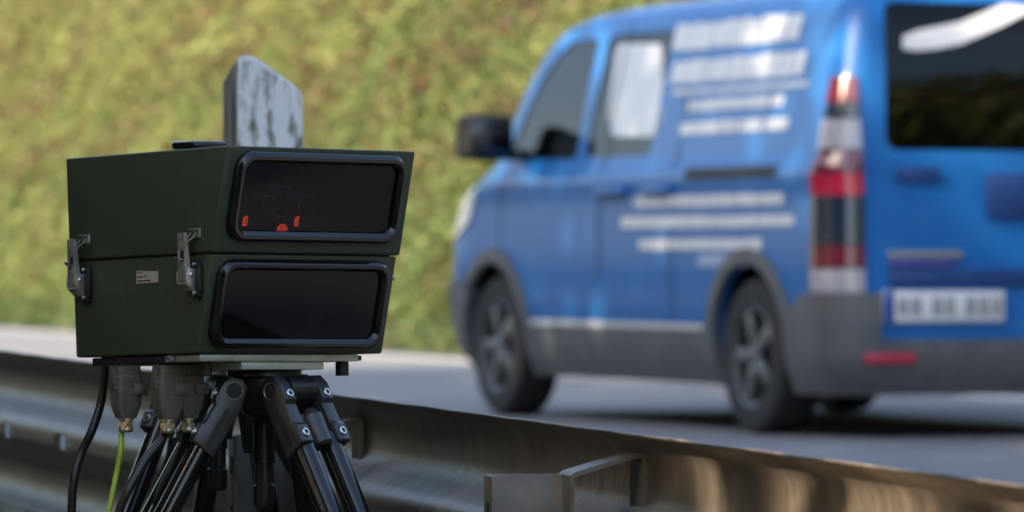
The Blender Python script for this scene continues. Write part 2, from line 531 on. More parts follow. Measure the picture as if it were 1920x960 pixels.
def hedge(n, t0, t1, size):
    t = RNG.uniform(t0, t1, n)
    z = 0.05 + RNG.uniform(0.0, 1.0, n) ** 1.15 * 7.0
    front = np.interp(z, [0, .5, 1.2, 3, 5, 7.2], [FAR_EDGE + 1.75, FAR_EDGE + 1.7, FAR_EDGE + 1.95, FAR_EDGE + 2.7, FAR_EDGE + 3.9, FAR_EDGE + 5.6])
    b1 = blob(t, z, 3, 1.1)
    kk = RNG.integers(0, n // 26, n); r3 = np.random.default_rng(77)
    ct = r3.uniform(t0, t1, n // 26)[kk]; cz = (0.05 + r3.uniform(0, 1, n // 26) ** 1.15 * 7.0)[kk]
    sp = RNG.uniform(size=n) < 0.6
    t = np.where(sp, ct + RNG.normal(size=n) * 0.13, t); z = np.where(sp, np.abs(cz + RNG.normal(size=n) * 0.17), z)
    front = np.interp(z, [0, .5, 1.2, 3, 5, 7.2], [FAR_EDGE + 1.75, FAR_EDGE + 1.7, FAR_EDGE + 1.95, FAR_EDGE + 2.7, FAR_EDGE + 3.9, FAR_EDGE + 5.6])
    b1 = blob(t, z, 3, 1.1)
    e = front - 0.16 * b1 - 0.07 * blob(t, z, 4, 4.0) + RNG.exponential(0.28, n)
    D = np.array(DF); Nn = np.array(NF)
    P = t[:, None] * D + e[:, None] * Nn + z[:, None] * np.array([0, 0, 1.0])
    green = pick(n, [(.105, .16, .05), (.145, .20, .06), (.095, .135, .05), (.175, .21, .082)], [3, 3, 2, 2])
    yellow = pick(n, [(.235, .265, .085), (.29, .30, .115), (.20, .245, .075), (.27, .245, .105)], [3, 2, 3, 1])
    brown = pick(n, [(.15, .10, .06), (.19, .115, .06), (.11, .08, .06), (.16, .075, .055)], [3, 2, 2, 1])
    wy = np.clip(0.34 + 0.17 * blob(t, z, 9, 1.6) + 0.15 * (z - 2.3) + 0.016 * (t - 42), 0.02, 0.85)  # yellower towards top and left: sunlight put into the leaf colour
    wb = np.clip(0.22 + 0.20 * blob(t, z, 21, 2.2) , 0.0, 0.5)
    wb *= np.interp(z, [0.2, 1.6], [0.25, 1])
    u1 = np.where(sp, r3.uniform(size=n // 26)[kk], RNG.uniform(size=n)); u2 = np.where(sp, r3.uniform(size=n // 26)[kk], RNG.uniform(size=n))
    c = np.where((u1 < wy)[:, None], yellow, green)
    c = np.where((u2 < wb)[:, None], brown, c)
    c = c * np.where(sp, r3.uniform(0.7, 1.25, n // 26)[kk], 1.0)[:, None]
    s = RNG.uniform(0.6, 1.4, n) * size
    nrm = np.tile(-np.array(NF) + np.array([0, 0, .5]), (n, 1)) * 0.8
    return leaf_mesh('hedge_foliage', P, s, c, nrm)

o = link_mesh('hedge_foliage', hedge(470000, 26, 86, 0.080), M['leaf'])
tag(o, 'yellow green leafy hedge and scrub along the far side of the road', 'hedge', kind='stuff')
o = link_mesh('woodland_foliage', hedge(26000, -60, 26, 0.34), M['leaf'])
tag(o, 'green bushes along the far verge behind the van', 'bushes', kind='stuff')
o = link_mesh('woodland_foliage', hedge(26000, 86, 150, 0.34), M['leaf'])
tag(o, 'green bushes further along the far verge', 'bushes', kind='stuff')

# grass on the far verge
n = 26000
t = RNG.uniform(18, 90, n); e = FAR_EDGE + 0.05 + RNG.uniform(0, 1, n) ** 0.8 * 2.0
P = t[:, None] * np.array(DF) + e[:, None] * np.array(NF)
hgt = RNG.uniform(0.06, 0.22, n) * np.interp(e, [FAR_EDGE, FAR_EDGE + 1.4], [0.6, 1.3])
P[:, 2] = hgt * 0.4
c = pick(n, [(.07, .115, .035), (.09, .13, .045), (.11, .13, .05), (.13, .13, .07)], [3, 3, 2, 1])
tag(link_mesh('grass', leaf_mesh('grass', P, hgt * 1.3, c, np.tile(-np.array(NF), (n, 1))), M['leaf']), 'fresh green grass on the far verge', 'grass', kind='stuff')
# grass round the tripods on the near verge
n = 9000
t = RNG.uniform(2, 22, n); e = RNG.uniform(-1.5, 2.6, n)
P = t[:, None] * np.array(DR) + e[:, None] * np.array(NR)
P[:, 2] = np.array([verge_z(x) for x in e]) + 0.02
c = pick(n, [(.06, .10, .022), (.09, .12, .03), (.12, .11, .05)], [3, 3, 2])
tag(link_mesh('grass', leaf_mesh('grass', P, RNG.uniform(.04, .11, n), c), M['leaf']), 'short grass on the near verge under the guard rail', 'grass', kind='stuff')

# ------------------------------------------------------------------ the wood beside the road on the camera's left (it shades road and verge)
def tree_meshes(seed, H, Rr, nl, dens=1.0):
    r = np.random.default_rng(seed)
    rnd = random.Random(seed)
    tb = MB()
    tb.tube([(0, 0, -0.3), (0.05, 0.03, H * .25), (-.06, .08, H * .5), (.05, -.04, H * .75), (0, 0, H * .95)], 0.13, seg=10, n=4)
    for v in tb.bm.verts:
        f = 1.35 - 1.15 * min(1, max(0, v.co.z / H)); v.co.x *= f; v.co.y *= f
    cl = []
    for i in range(20):
        a = rnd.uniform(0, 6.28); z = H * (0.2 + 0.78 * rnd.random()); q = Rr * rnd.uniform(0.3, 1.0) * math.sin(math.pi * min(1, (z / H) ** 0.75)) ** 0.6
        p = Vector((q * math.cos(a), q * math.sin(a), z))
        tb.cyl((0, 0, max(0.4, z - 0.5 * q)), p, 0.05, 0.015, seg=6)
        cl.append(p)
    c = np.array([tuple(p) for p in cl])
    k = r.integers(0, len(c), nl)
    P = c[k] + r.normal(size=(nl, 3)) * np.array([0.62, 0.62, 0.55]) * Rr * 0.42
    cols = pick(nl, [(.05, .085, .02), (.07, .11, .025), (.09, .12, .03)], [3, 3, 2])
    lm = leaf_mesh('crown', P, r.uniform(.18, .42, nl), cols)
    return tb.mesh('trunk'), lm

TREES = [tree_meshes(100 + i, 9.0, 2.5, 6500) for i in range(3)]
k = 0
tree_spots = []
for row, e0 in ((0, -5.6), (1, -8.8)):
    for i in range(12):
        tree_spots.append((([-16, -12.4, -8.8, -5.2, -1.5, 5.6, 9.2, 12.8, 16.4, 20, 23.6, 27] if row == 0 else
                            [-18, -14.2, -10.4, -6.4, -2.6, 4.9, 8.2, 11.6, 15.2, 19, 22.6, 26])[i], e0, row))
for i in range(12): tree_spots.append((-20 + i * 4.1 + (3.0 if i == 5 else 0), -12.0 + 0.4 * (i % 3), 2))
for (tt, e0, row) in tree_spots:
    e0 += random.uniform(-.5, .5)
    tm, lm = TREES[k % 3]
    root = empty('roadside_tree', rail_pt(tt, e0, verge_z(e0)), (0, 0, random.uniform(0, 6.28)))
    s = random.uniform(1.02, 1.08) if -3 < tt < 9 else random.uniform(0.94, 1.03)
    root.scale = (s, s, s)
    tag(root, 'leafy tree of the wood beside the near verge', 'tree', 'trees of the wood beside the near verge')
    link_mesh('trunk', tm, M['bark'], root)
    link_mesh('crown', lm, M['leaf'], root)
    k += 1
n = 22000  # undergrowth out of view, added to block low light from the left
t = RNG.uniform(-22, 30, n); e = -4.2 - RNG.exponential(1.6, n) - 0.5 * blob(t, t * 0, 5, 1.0)
P = t[:, None] * np.array(DR) + e[:, None] * np.array(NR)
P[:, 2] = 0.1 + RNG.uniform(0, 1, n) ** 0.9 * (2.2 + 0.7 * blob(t, e, 6, 0.8)).clip(0.6, 3.4)
tag(link_mesh('added_undergrowth', leaf_mesh('added_undergrowth', P, RNG.uniform(.15, .34, n), pick(n, [(.045, .075, .018), (.06, .095, .022), (.075, .085, .03)], [3, 3, 1])), M['leaf']), 'unseen undergrowth added at the edge of the near wood to block low light', 'added_undergrowth', kind='stuff')

# ------------------------------------------------------------------ guard rail
RAIL_E = None
p_ref = at(907, 775, 10400 / 1370.0)      # a point on the rail's top edge
RAIL_E = p_ref.dot(NR); RAIL_Z = p_ref.z
def rail_profile():
    """back of a W beam, (e towards the road, z below the top)"""
    half = [(-0.012, 0.0), (-0.001, -0.005), (0.014, -0.014), (0.026, -0.028), (0.031, -0.046), (0.032, -0.066), (0.030, -0.086), (0.020, -0.102), (0.000, -0.116), (-0.021, -0.128), (-0.030, -0.140)]
    ctrl = half + [(-0.031, -0.156)] + [(a, -0.312 - b) for a, b in reversed(half)]
    P = [Vector((a, 0, b)) for a, b in ctrl]
    Q = [P[0] * 2 - P[1]] + P + [P[-1] * 2 - P[-2]]
    out = []
    for i in range(1, len(Q) - 2):
        for kk in range(3):
            t = kk / 3
            a, b, c, d = Q[i - 1], Q[i], Q[i + 1], Q[i + 2]
            p = 0.5 * ((2 * b) + (-a + c) * t + (2 * a - 5 * b + 4 * c - d) * t * t + (-a + 3 * b - 3 * c + d) * t ** 3)
            out.append((p.x, p.z))
    out.append(ctrl[-1])
    return out
def t_at(px):
    """t on the rail line seen at column px"""
    d = Vector(((px - 960) / FPX, 1, 0))
    Y = RAIL_E / d.dot(NR)
    return (d * Y).dot(DR)
slots = [t_at(40), t_at(146)]
HS = 0.032
tlist = sorted(list(np.arange(-20, 3, 1.0)) + list(np.arange(3, 20, 0.12)) + list(np.arange(20, 90, 1.0)) + [s + d for s in slots for d in (-HS, HS)])
tlist = [t for t in tlist if not any(abs(t - s) < HS - 1e-6 for s in slots)]
prof = rail_profile()
bm = bmesh.new()
def wob(t): return 0.004 * math.sin(t * 1.7 + 1) + 0.001 * math.sin(t * 4.3)
def dent(t, z): return 0.0007 * math.sin(t * 23 + z * 15) + 0.0005 * math.sin(t * 41 - z * 30)
rows = []
for t in tlist:
    rows.append([bm.verts.new(rail_pt(t, RAIL_E + a + wob(t) + dent(t, b), RAIL_Z + b + max(-0.05, min(0.1, 0.0045 * (t - 7.4))) + 0.1 * wob(t + 2) + (0.0005 * math.sin(t * 19) if b > -0.02 else 0))) for a, b in prof])
for i in range(len(rows) - 1):
    tm = (tlist[i] + tlist[i + 1]) / 2
    for j in range(len(prof) - 1):
        zc = (prof[j][1] + prof[j + 1][1]) / 2
        if any(abs(tm - s) < HS for s in slots) and -0.170 < zc < -0.146: continue
        bm.faces.new((rows[i][j], rows[i + 1][j], rows[i + 1][j + 1], rows[i][j + 1]))
me = bpy.data.meshes.new('rail_beam'); bm.to_mesh(me); bm.free()
GR = empty('guard_rail', rail_pt(8, RAIL_E, -0.3))
tag(GR, 'weathered galvanised steel guard rail running along the near verge behind the tripods', 'guard rail')
GRi = Matrix.Translation(-GR.location)
def gr_part(o):
    o.data.transform(GRi); o.parent = GR
    return o
o = gr_part(link_mesh('rail_beam', me, M['zinc'], None, 80))
sm = o.modifiers.new('thick', 'SOLIDIFY'); sm.thickness = 0.0035; sm.offset = 0

def frame_at(t, e, z):
    """local x across (towards the road), y along, z up"""
    m = Matrix.Identity(4)
    p = rail_pt(t, e, z)
    for i in range(3):
        m[i][0] = NR[i]; m[i][1] = DR[i]; m[i][2] = (0, 0, 1)[i]; m[i][3] = p[i]
    return m

def strap(mb, path, w0, w1, th, Mx):
    """flat bar bent along path (x, z), wide from y = w0 to w1"""
    P = [Vector((a, 0, b)) for a, b in path]
    loops = []
    for i, p in enumerate(P):
        t = (P[min(i + 1, len(P) - 1)] - P[max(i - 1, 0)]).normalized()
        n_ = Vector((-t.z, 0, t.x)) * th / 2
        loops.append([Mx @ (p + n_ + Vector((0, w0, 0))), Mx @ (p + n_ + Vector((0, w1, 0))), Mx @ (p - n_ + Vector((0, w1, 0))), Mx @ (p - n_ + Vector((0, w0, 0)))])
    mb.rings(loops)

def bend(pts, r, n=5):
    out = []
    for i, p in enumerate(pts):
        if i in (0, len(pts) - 1): out.append(p); continue
        p = Vector(p); a = (Vector(pts[i - 1]) - p).normalized(); b = (Vector(pts[i + 1]) - p).normalized()
        A = p + a * r; B = p + b * r
        for k in range(n + 1):
            t = k / n
            q = A * (1 - t) ** 2 + p * 2 * t * (1 - t) + B * t * t
            out.append((q.x, q.y))
    return out

def rail_post(px_contact):
    t = t_at(px_contact)
    # post: folded C section, web square to the road, flanges towards the camera
    Mx = frame_at(t - 0.03, RAIL_E, 0)
    x1 = -0.078; x0 = x1 - 0.104
    prof = [(x0, -0.045), (x0, -0.004), (x0 + 0.014, 0.010), (x1 - 0.014, 0.010), (x1, -0.004), (x1, -0.045)]
    th = 0.005
    inner = [(x1 - th, -0.045), (x1 - th, -0.006), (x1 - 0.016, 0.010 - th), (x0 + 0.016, 0.010 - th), (x0 + th, -0.006), (x0 + th, -0.045)]
    mb = MB()
    mb.prism(prof + inner, -0.75, RAIL_Z - 0.055, M=Mx)
    post = gr_part(mb.build('post', M['zincpost'], None, 25))
    for zz in (-0.045, -0.12):
        for xx in (x0 - 0.0006, x1 + 0.0006):
            hb = MB().prism(rrect(-0.032, -0.020, RAIL_Z - 0.055 + zz - 0.014, RAIL_Z - 0.055 + zz + 0.014, 0.0055), -0.0008, 0.0008,
                     M=Mx @ Matrix.Translation((xx, 0, 0)) @ Matrix(((0, 0, 1, 0), (1, 0, 0, 0), (0, 1, 0, 0), (0, 0, 0, 1))))
            h = gr_part(hb.build('bolt_hole', M['rubber'], None))
            h.parent = post
    # spacer: a flat bar bent from the post up to the beam and down behind it
    sb = MB()
    path = bend([(x1 + 0.006, -0.45), (x1 + 0.006, RAIL_Z - 0.058), (0.026, RAIL_Z - 0.030), (0.026, -0.02 + RAIL_Z - 0.32)], 0.012)
    strap(sb, path, -0.03, 0.030, 0.006, frame_at(t, RAIL_E, 0))
    gr_part(sb.build('spacer_bracket', M['zincpost'], None, 40))
    return post
rail_post(1160)
rail_post(640)

# ------------------------------------------------------------------ white delineator post
dp = at(440, 100, 9.8)
DP = empty('delineator_post', (dp.x + 0.001, dp.y, -0.004), (0, 0, R(24)))
tag(DP, 'white plastic roadside marker post with green algae streaks, its slanted top above the green box', 'marker post')
h0 = dp.z
s = 9.8 / FPX
out = [(0, 0), (0.134, 0), (0.134, h0 - 66 * s), (0.126, h0 - 58 * s), (0.085, h0 - 28 * s), (0.058, h0 - 9 * s), (0.042, h0 + 1 * s), (0.028, h0 + 5 * s), (0.014, h0 + 5 * s), (0.004, h0 - 1 * s), (0, h0 - 12 * s)]
mb = MB()
a = [mb.bm.verts.new((x, 0, z)) for x, z in out]
b_ = [mb.bm.verts.new((0.004 + x * 0.90, 0.080, z - (0.040 if z > 0.3 else 0))) for x, z in out]
fs = [mb.bm.faces.new(a), mb.bm.faces.new(list(reversed(b_)))]
nn = len(out)
for i in range(nn): fs.append(mb.bm.faces.new((a[(i + 1) % nn], a[i], b_[i], b_[(i + 1) % nn])))
bmesh.ops.recalc_face_normals(mb.bm, faces=fs)
es_ = [e for e in mb.bm.edges if len(e.link_faces) == 2 and e.calc_face_angle(0) > R(35)]
bmesh.ops.bevel(mb.bm, geom=es_, offset=0.0125, segments=5, affect='EDGES', profile=0.5)
pb = mb.build('post_body', [M['white'], M['grime_shade']], DP, 50)
for p in pb.data.polygons: p.material_index = 1 if p.normal.x < -0.72 else 0  # left side coloured darker: grime streaks plus the shade of that side
for zz in (0.163, 0.185):
    pz = dp.z - zz
    mb = MB().lathe([(0.0032, -0.001), (0.0032, 0.0008)], Matrix.Translation((0.118, -0.0004, pz)) @ Matrix.Rotation(R(90), 4, 'X'), seg=12)
    mb.build('rivet_hole', M['rubber'], DP)

# ------------------------------------------------------------------ the measuring box
BW, BL, BH, FS, RS = 0.3218, 0.3633, 0.2775, 0.0720, 0.0125
BOXROT = Matrix.Rotation(R(40.578), 4, 'Z') @ Matrix.Rotation(R(-1.947), 4, 'X') @ Matrix.Rotation(R(0.675), 4, 'Y')
BOXM = Matrix.Translation((-0.37733, 7.43, CZ - 0.12921)) @ BOXROT
BX = empty('measuring_box')
BX.matrix_world = BOXM
tag(BX, 'dark olive green traffic camera box with two black framed windows, mounted on the front tripod', 'traffic camera')

def side_y(z): return FS * (1 - z / BH), BL - RS * (1 - z / BH)
def shell(z0, z1, grow, bevel):
    f0, r0 = side_y(z0); f1, r1 = side_y(z1)
    mb = MB()
    pts = [(f0 - grow, z0), (r0 + grow, z0), (r1 + grow, z1), (f1 - grow, z1)]
    # prism in (y, z) extruded along x
    Mx = Matrix(((0, 0, 1, 0), (1, 0, 0, 0), (0, 1, 0, 0), (0, 0, 0, 1)))
    mb.prism(pts, -grow, BW + grow, M=Mx)
    mb.bm.normal_update()
    bmesh.ops.bevel(mb.bm, geom=list(mb.bm.edges), offset=bevel, segments=3, affect='EDGES', profile=0.5)
    return mb.mesh('shell')
SEAM = 0.1345
sl = math.atan2(FS, BH)
# frame of the front face: x across, y up the face, z out of it
nrm = Vector((0, -math.cos(sl), -math.sin(sl))); up = Vector((0, -math.sin(sl), math.cos(sl)))
def face_m(grow):
    m = Matrix.Identity(4)
    o_ = Vector((0, FS, 0)) + nrm * grow
    for i in range(3): m[i][0] = (1, 0, 0)[i]; m[i][1] = up[i]; m[i][2] = nrm[i]; m[i][3] = o_[i]
    return m
K = 1 / math.cos(sl)
UP = shell(SEAM + 0.0006, BH, 0.0030, 0.0035)
LO = shell(0.0, SEAM - 0.0006, 0.0, 0.0035)
FU, FL = face_m(0.0030), face_m(0.0)
b1 = (0.0135, 0.3085, 0.1525 * K, 0.2725 * K, 0.026)
b2 = (0.0115, 0.3095, 0.0075 * K, 0.1280 * K, 0.026)
cav = MB().prism(rrect(b1[0] + .014, b1[1] - .014, b1[2] + .014, b1[3] - .014, 0.014), -0.11, 0.02, M=FU).mesh('cav')
upper = boolean(UP, [cav])
for m_ in ('olive', 'interior'):
    upper.materials.append(M[m_])
for p in upper.polygons:
    c_ = FU.inverted() @ p.center
    inside = -0.112 < c_.z < -0.0005 and b1[0] + .010 < c_.x < b1[1] - .010 and b1[2] + .010 < c_.y < b1[3] - .010
    p.material_index = 1 if inside else 0
link_mesh('upper_housing', upper, [M['olive']], BX, 35)
link_mesh('lower_housing', LO, [M['olive']], BX, 35)
MB().box((0.006, FS * 0.5 + 0.012, SEAM - 0.004), (BW - 0.006, BL - 0.012, SEAM + 0.004)).build('seal', M['rubber'], BX)

def bezel(bb, FM, pane_mat):
    x0, x1, y0, y1, r = bb
    sec = [(0.0, -0.001), (0.0, 0.0070), (0.0004, 0.0082), (0.0048, 0.0130), (0.0052, 0.0133), (0.0096, 0.0132), (0.0146, 0.0082), (0.0148, 0.0020)]
    loops = []
    for ins, h in sec:
        loops.append([FM @ Vector((x, y, h)) for x, y in rrect(x0 + ins, x1 - ins, y0 + ins, y1 - ins, max(r - ins * 0.75, 0.006), 8)])
    mb = MB(); mb.rings(loops, False, False)
    bz = mb.build('window_bezel', M['bezel'], BX, 28)
    ins = 0.0145
    mb = MB().prism(rrect(x0 + ins, x1 - ins, y0 + ins, y1 - ins, r - ins * 0.75, 8), 0.0022, 0.0042, M=FM)
    mb.build('window_pane', pane_mat, bz, 30)
    return bz
bezel(b1, FU, M['window'])
bezel(b2, FL, M['darkwindow'])
# optics behind the upper window
def in_face(x, y, z): return FU @ Matrix.Translation((x, y, z))
def lens(x, y, r, z0):
    mb = MB().lathe([(r * 0.97, -0.03), (r * 0.97, -0.0015), (r * 0.90, -0.0015), (r * 0.86, -0.008)], in_face(x, y, z0), seg=40, cap=False)
    o_ = mb.build('lens_barrel', M['black'], BX)
    mb = MB().lathe([(r * 0.97, -0.001), (r, 0.0), (r * 0.94, 0.001), (r * 0.90, -0.001)], in_face(x, y, z0), seg=40, cap=False)
    mb.build('lens_ring', M['lensring'], o_)
    mb = MB().lathe([(r * 0.85, -0.008), (r * 0.7, -0.005), (r * 0.35, -0.0025), (r * 0.05, -0.002)], in_face(x, y, z0), seg=40)
    mb.build('lens_glass', M['lens'], o_)
yl = 0.1985 * K
lens(0.092, yl, 0.0125, -0.010)
lens(0.060, yl, 0.0125, -0.040)
lens(0.160, yl - 0.002, 0.0165, -0.014)
lens(0.146, yl - 0.003, 0.022, -0.05)
mb = MB()
mb.box((0.03, 0.222 * K, -0.05), (0.26, 0.2225 * K + .001, -0.045), M=FU)
mb.build('optics_shelf', M['bezel'], BX)
# red lit marks low in the upper window
zr = -0.006
for px, wd, ht, zc in ((0.046, 0.0075, 0.0135, 0.1775), (0.135, 0.0065, 0.0135, 0.1785)):
    mb = MB().prism([(px, zc * K - ht / 2), (px + wd, zc * K - ht / 2), (px + wd, zc * K + ht / 2), (px + wd * .3, zc * K + ht / 2), (px, zc * K + ht * .25)], zr, zr + 0.001, M=FU)
    il = mb.build('indicator_lamp', M['glow'], BX)
    mb = MB()
    for j in range(3):
        mb.box((px + wd * .35, zc * K - ht * .3 + j * ht * .25, zr + .0012), (px + wd * .8, zc * K - ht * .2 + j * ht * .25, zr + .0016), M=FU)
    mb.build('mark', M['interior'], il)
mb = MB().prism([(0.115 + 0.009 * math.cos(a_), 0.1660 * K + 0.009 * math.sin(a_)) for a_ in np.linspace(0, math.pi, 16)], zr, zr + 0.001, M=FU)
il = mb.build('indicator_lamp', M['glow'], BX)
mb = MB()
for rr_ in (0.0042, 0.0068):
    arc = [((0.115 + q * math.cos(a_)), 0.1660 * K + q * math.sin(a_)) for q, rng in ((rr_, np.linspace(.15, math.pi - .15, 12)), (rr_ - .0008, np.linspace(math.pi - .15, .15, 12))) for a_ in rng]
    mb.prism(arc, zr + .0012, zr + .0016, M=FU)
mb.build('mark', M['interior'], il)
mb = MB().prism([(0.0345, 0.171 * K), (0.0385, 0.1665 * K), (0.040, 0.1665 * K), (0.0365, 0.174 * K), (0.0345, 0.1755 * K)], zr, zr + 0.001, M=FU)
mb.build('indicator_lamp', M['glow'], BX)

# latches on the left face (x = 0, outward is -x); the shape stands in (y, z)
def latch(y, zt):
    """y: middle along the face, zt: top of the catch plate"""
    T = Matrix.Translation((0, y, zt))
    base = MB()
    base.prism(rrect(-0.026, -0.008, -0.088, -0.044, 0.004, 4), 0.0, 0.008, bevel=0.001, M=T @ Matrix(((0, 0, -1, 0), (1, 0, 0, 0), (0, 1, 0, 0), (0, 0, 0, 1))))
    lt = base.build('latch', M['black'], BX)
    # catch plate on the lid
    mb = MB()
    mb.box((-0.0060, -0.026, -0.013), (-0.003, -0.010, 0.0), 0.001, M=T)
    mb.box((-0.0135, -0.0255, -0.0022), (-0.006, -0.0105, -0.0004), 0.0005, M=T)
    mb.build('catch_plate', M['steel'], lt)
    # draw bar: tapered channel
    mb = MB()
    X = -0.021
    mb.prism([(X, -0.006), (X + 0.0015, -0.006), (X + 0.007, -0.054), (X + 0.009, -0.072), (X, -0.072)], -0.0155, -0.0140, M=T @ Matrix(((1, 0, 0, 0), (0, 0, 1, 0), (0, 1, 0, 0), (0, 0, 0, 1))))
    mb.prism([(X, -0.006), (X + 0.0015, -0.006), (X + 0.007, -0.054), (X + 0.009, -0.072), (X, -0.072)], 0.0010, 0.0025, M=T @ Matrix(((1, 0, 0, 0), (0, 0, 1, 0), (0, 1, 0, 0), (0, 0, 0, 1))))
    mb.box((X - 0.0014, -0.0155, -0.030), (X - 0.0001, 0.0025, -0.006), 0.0005, M=T)
    mb.box((X - 0.0014, -0.0155, -0.072), (X - 0.0001, 0.0025, -0.044), 0.0005, M=T)
    mb.box((X - 0.0014, -0.0155, -0.044), (X - 0.0001, -0.0115, -0.030), 0.0004, M=T)
    mb.box((X - 0.0014, -0.0015, -0.044), (X - 0.0001, 0.0025, -0.030), 0.0004, M=T)
    mb.build('draw_lever', M['steel'], lt)
    mb = MB().box((X + 0.0005, -0.011, -0.043), (X + 0.004, -0.002, -0.031), M=T)
    mb.build('lever_slot', M['rubber'], lt)
    # release tab
    mb = MB().box((X - 0.009, -0.011, -0.0425), (X + 0.001, -0.0025, -0.0412), 0.0004, M=T)
    mb.prism([(X - 0.009, -0.0412), (X - 0.0078, -0.0412), (X - 0.010, -0.0375), (X - 0.0112, -0.0378)], -0.011, -0.0025, M=T @ Matrix(((1, 0, 0, 0), (0, 0, 1, 0), (0, 1, 0, 0), (0, 0, 0, 1))))
    mb.build('release_tab', M['screw'], lt)
    # hook wire from the lever to the catch
    mb = MB()
    for yy in (-0.0125, -0.0005):
        mb.tube([T @ Vector((X + .004, yy, -0.05)), T @ Vector((X + .004, yy, -0.02)), T @ Vector((X + .010, yy - 0.006, -0.012)), T @ Vector((-0.008, yy - 0.009, -0.006))], 0.0011, seg=8, n=4)
    mb.build('hook', M['steel'], lt)
    # pivot bracket: two cheeks joined below
    mb = MB()
    ch = [(X + 0.001, -0.054), (-0.008, -0.054), (-0.008, -0.084), (X + 0.010, -0.084), (X - 0.002, -0.072), (X - 0.002, -0.060)]
    for y0 in (-0.0175, 0.0030):
        mb.prism(ch, y0, y0 + 0.0015, bevel=0.0003, M=T @ Matrix(((1, 0, 0, 0), (0, 0, 1, 0), (0, 1, 0, 0), (0, 0, 0, 1))))
    mb.prism([(X - 0.002, -0.0745), (X - 0.0005, -0.0730), (X + 0.0115, -0.0835), (-0.008, -0.0835), (-0.008, -0.0850), (X + 0.010, -0.0850)], -0.0158, 0.0028, M=T @ Matrix(((1, 0, 0, 0), (0, 0, 1, 0), (0, 1, 0, 0), (0, 0, 0, 1))))
    mb.build('pivot_bracket', M['steel'], lt)
    mb = MB().lathe([(0.0036, 0), (0.0032, 0.0016), (0.0016, 0.0024)], T @ Matrix.Translation((-0.0150, -0.0175, -0.0625)) @ Matrix.Rotation(R(90), 4, 'X'), seg=16)
    mb.build('rivet', M['screw'], lt)
    for zz in (-0.049, -0.0875):
        mb = MB().lathe([(0.0030, 0), (0.0030, 0.0030), (0.0022, 0.0036), (0.0016, 0.0036), (0.0015, 0.0016)], T @ Matrix.Translation((-0.008, -0.017, zz)) @ Matrix.Rotation(R(-90), 4, 'Y'), seg=14)
        mb.build('screw', M['screw'], lt)
    mb = MB().prism(rrect(-0.024, -0.010, -0.096, -0.080, 0.006, 5), 0.0, 0.006, bevel=0.001, M=T @ Matrix(((0, 0, -1, 0), (1, 0, 0, 0), (0, 1, 0, 0), (0, 0, 0, 1))))
    mb.build('latch_foot', M['black'], lt)
latch(0.0830, 0.1690)
latch(0.3350, 0.1695)
# the paper label between the latches
TT = Matrix(((0, 0, -1, 0), (1, 0, 0, 0), (0, 1, 0, 0), (0, 0, 0, 1)))
mb = MB().prism([(0.1585, 0.0990), (0.2075, 0.0985), (0.2070, 0.1160), (0.1575, 0.1140), (0.1580, 0.1035)], 0.0002, 0.0008, M=TT)
st = mb.build('paper_label', M['sticker'], BX)
def face_text(txt, size, y, z, parent, name='lettering'):
    cu = bpy.data.curves.new(name, 'FONT')
    cu.body = txt; cu.size = size; cu.extrude = 0.0001
    ob = bpy.data.objects.new('tmp', cu); COL.objects.link(ob)
    dg = bpy.context.evaluated_depsgraph_get(); dg.update()
    me = bpy.data.meshes.new_from_object(ob.evaluated_get(dg))
    bpy.data.objects.remove(ob)
    # text runs towards the front of the box (decreasing y) on the left face
    me.transform(Matrix(((0, 0, -1, -0.0010), (-1, 0, 0, y), (0, 1, 0, z), (0, 0, 0, 1))))
    return link_mesh(name, me, M['ink'], parent)
face_text('Inventar 2011', 0.0045, 0.2050, 0.1062, st)
MB().box((-0.0011, 0.1935, 0.1122), (-0.0009, 0.2050, 0.1134)).build('label_line', M['ink'], st)
mb = MB()
yy = 0.205
while yy > 0.176:
    w_ = random.choice((0.0005, 0.0009, 0.0013))
    mb.box((-0.0011, yy - w_, 0.1008), (-0.0009, yy, 0.1030))
    yy -= w_ + random.choice((0.0004, 0.0007))
mb.build('barcode', M['ink'], st)

# hinge catch seen past the right edge
mb = MB()
mb.box((BW + 0.0005, 0.060, 0.095), (BW + 0.006, 0.075, 0.128), 0.001)
mb.lathe([(0.004, 0), (0.004, 0.006), (0.003, 0.008)], Matrix.Translation((BW + 0.006, 0.062, 0.105)) @ Matrix.Rotation(R(90), 4, 'Y'), seg=14)
mb.build('hinge', M['steel'], BX)

# plates, feet and connector panel under the box
MB().box((0.008, 0.078, -0.0105), (0.284, 0.30, -0.0012), 0.0008).build('mounting_plate', M['alu'], BX)
MB().box((0.284, 0.082, -0.0095), (0.293, 0.26, -0.0025), 0.001).build('clamp_strip', M['black'], BX)
MB().box((0.083, 0.083, -0.0215), (0.226, 0.188, -0.0107), 0.0006).build('adapter_block', M['alu_bright'], BX)
for x_, y_ in ((0.277, 0.106), (0.043, 0.112)):
    MB().cyl((x_, y_, -0.030), (x_, y_, -0.0107), 0.0093, bev=0.0008).build('rubber_foot', M['rubber'], BX)
MB().box((0.004, 0.155, -0.0125), (0.10, 0.318, -0.0014), 0.0015).build('connector_panel', M['black'], BX)
mb = MB().lathe([(0.0045, 0), (0.0045, 0.008), (0.0030, 0.008), (0.0028, 0.003)], Matrix.Translation((0.004, 0.135, -0.006)) @ Matrix.Rotation(R(-90), 4, 'Y'), seg=16)
mb.build('cap_screw', M['steel'], BX)
BXI = BOXM

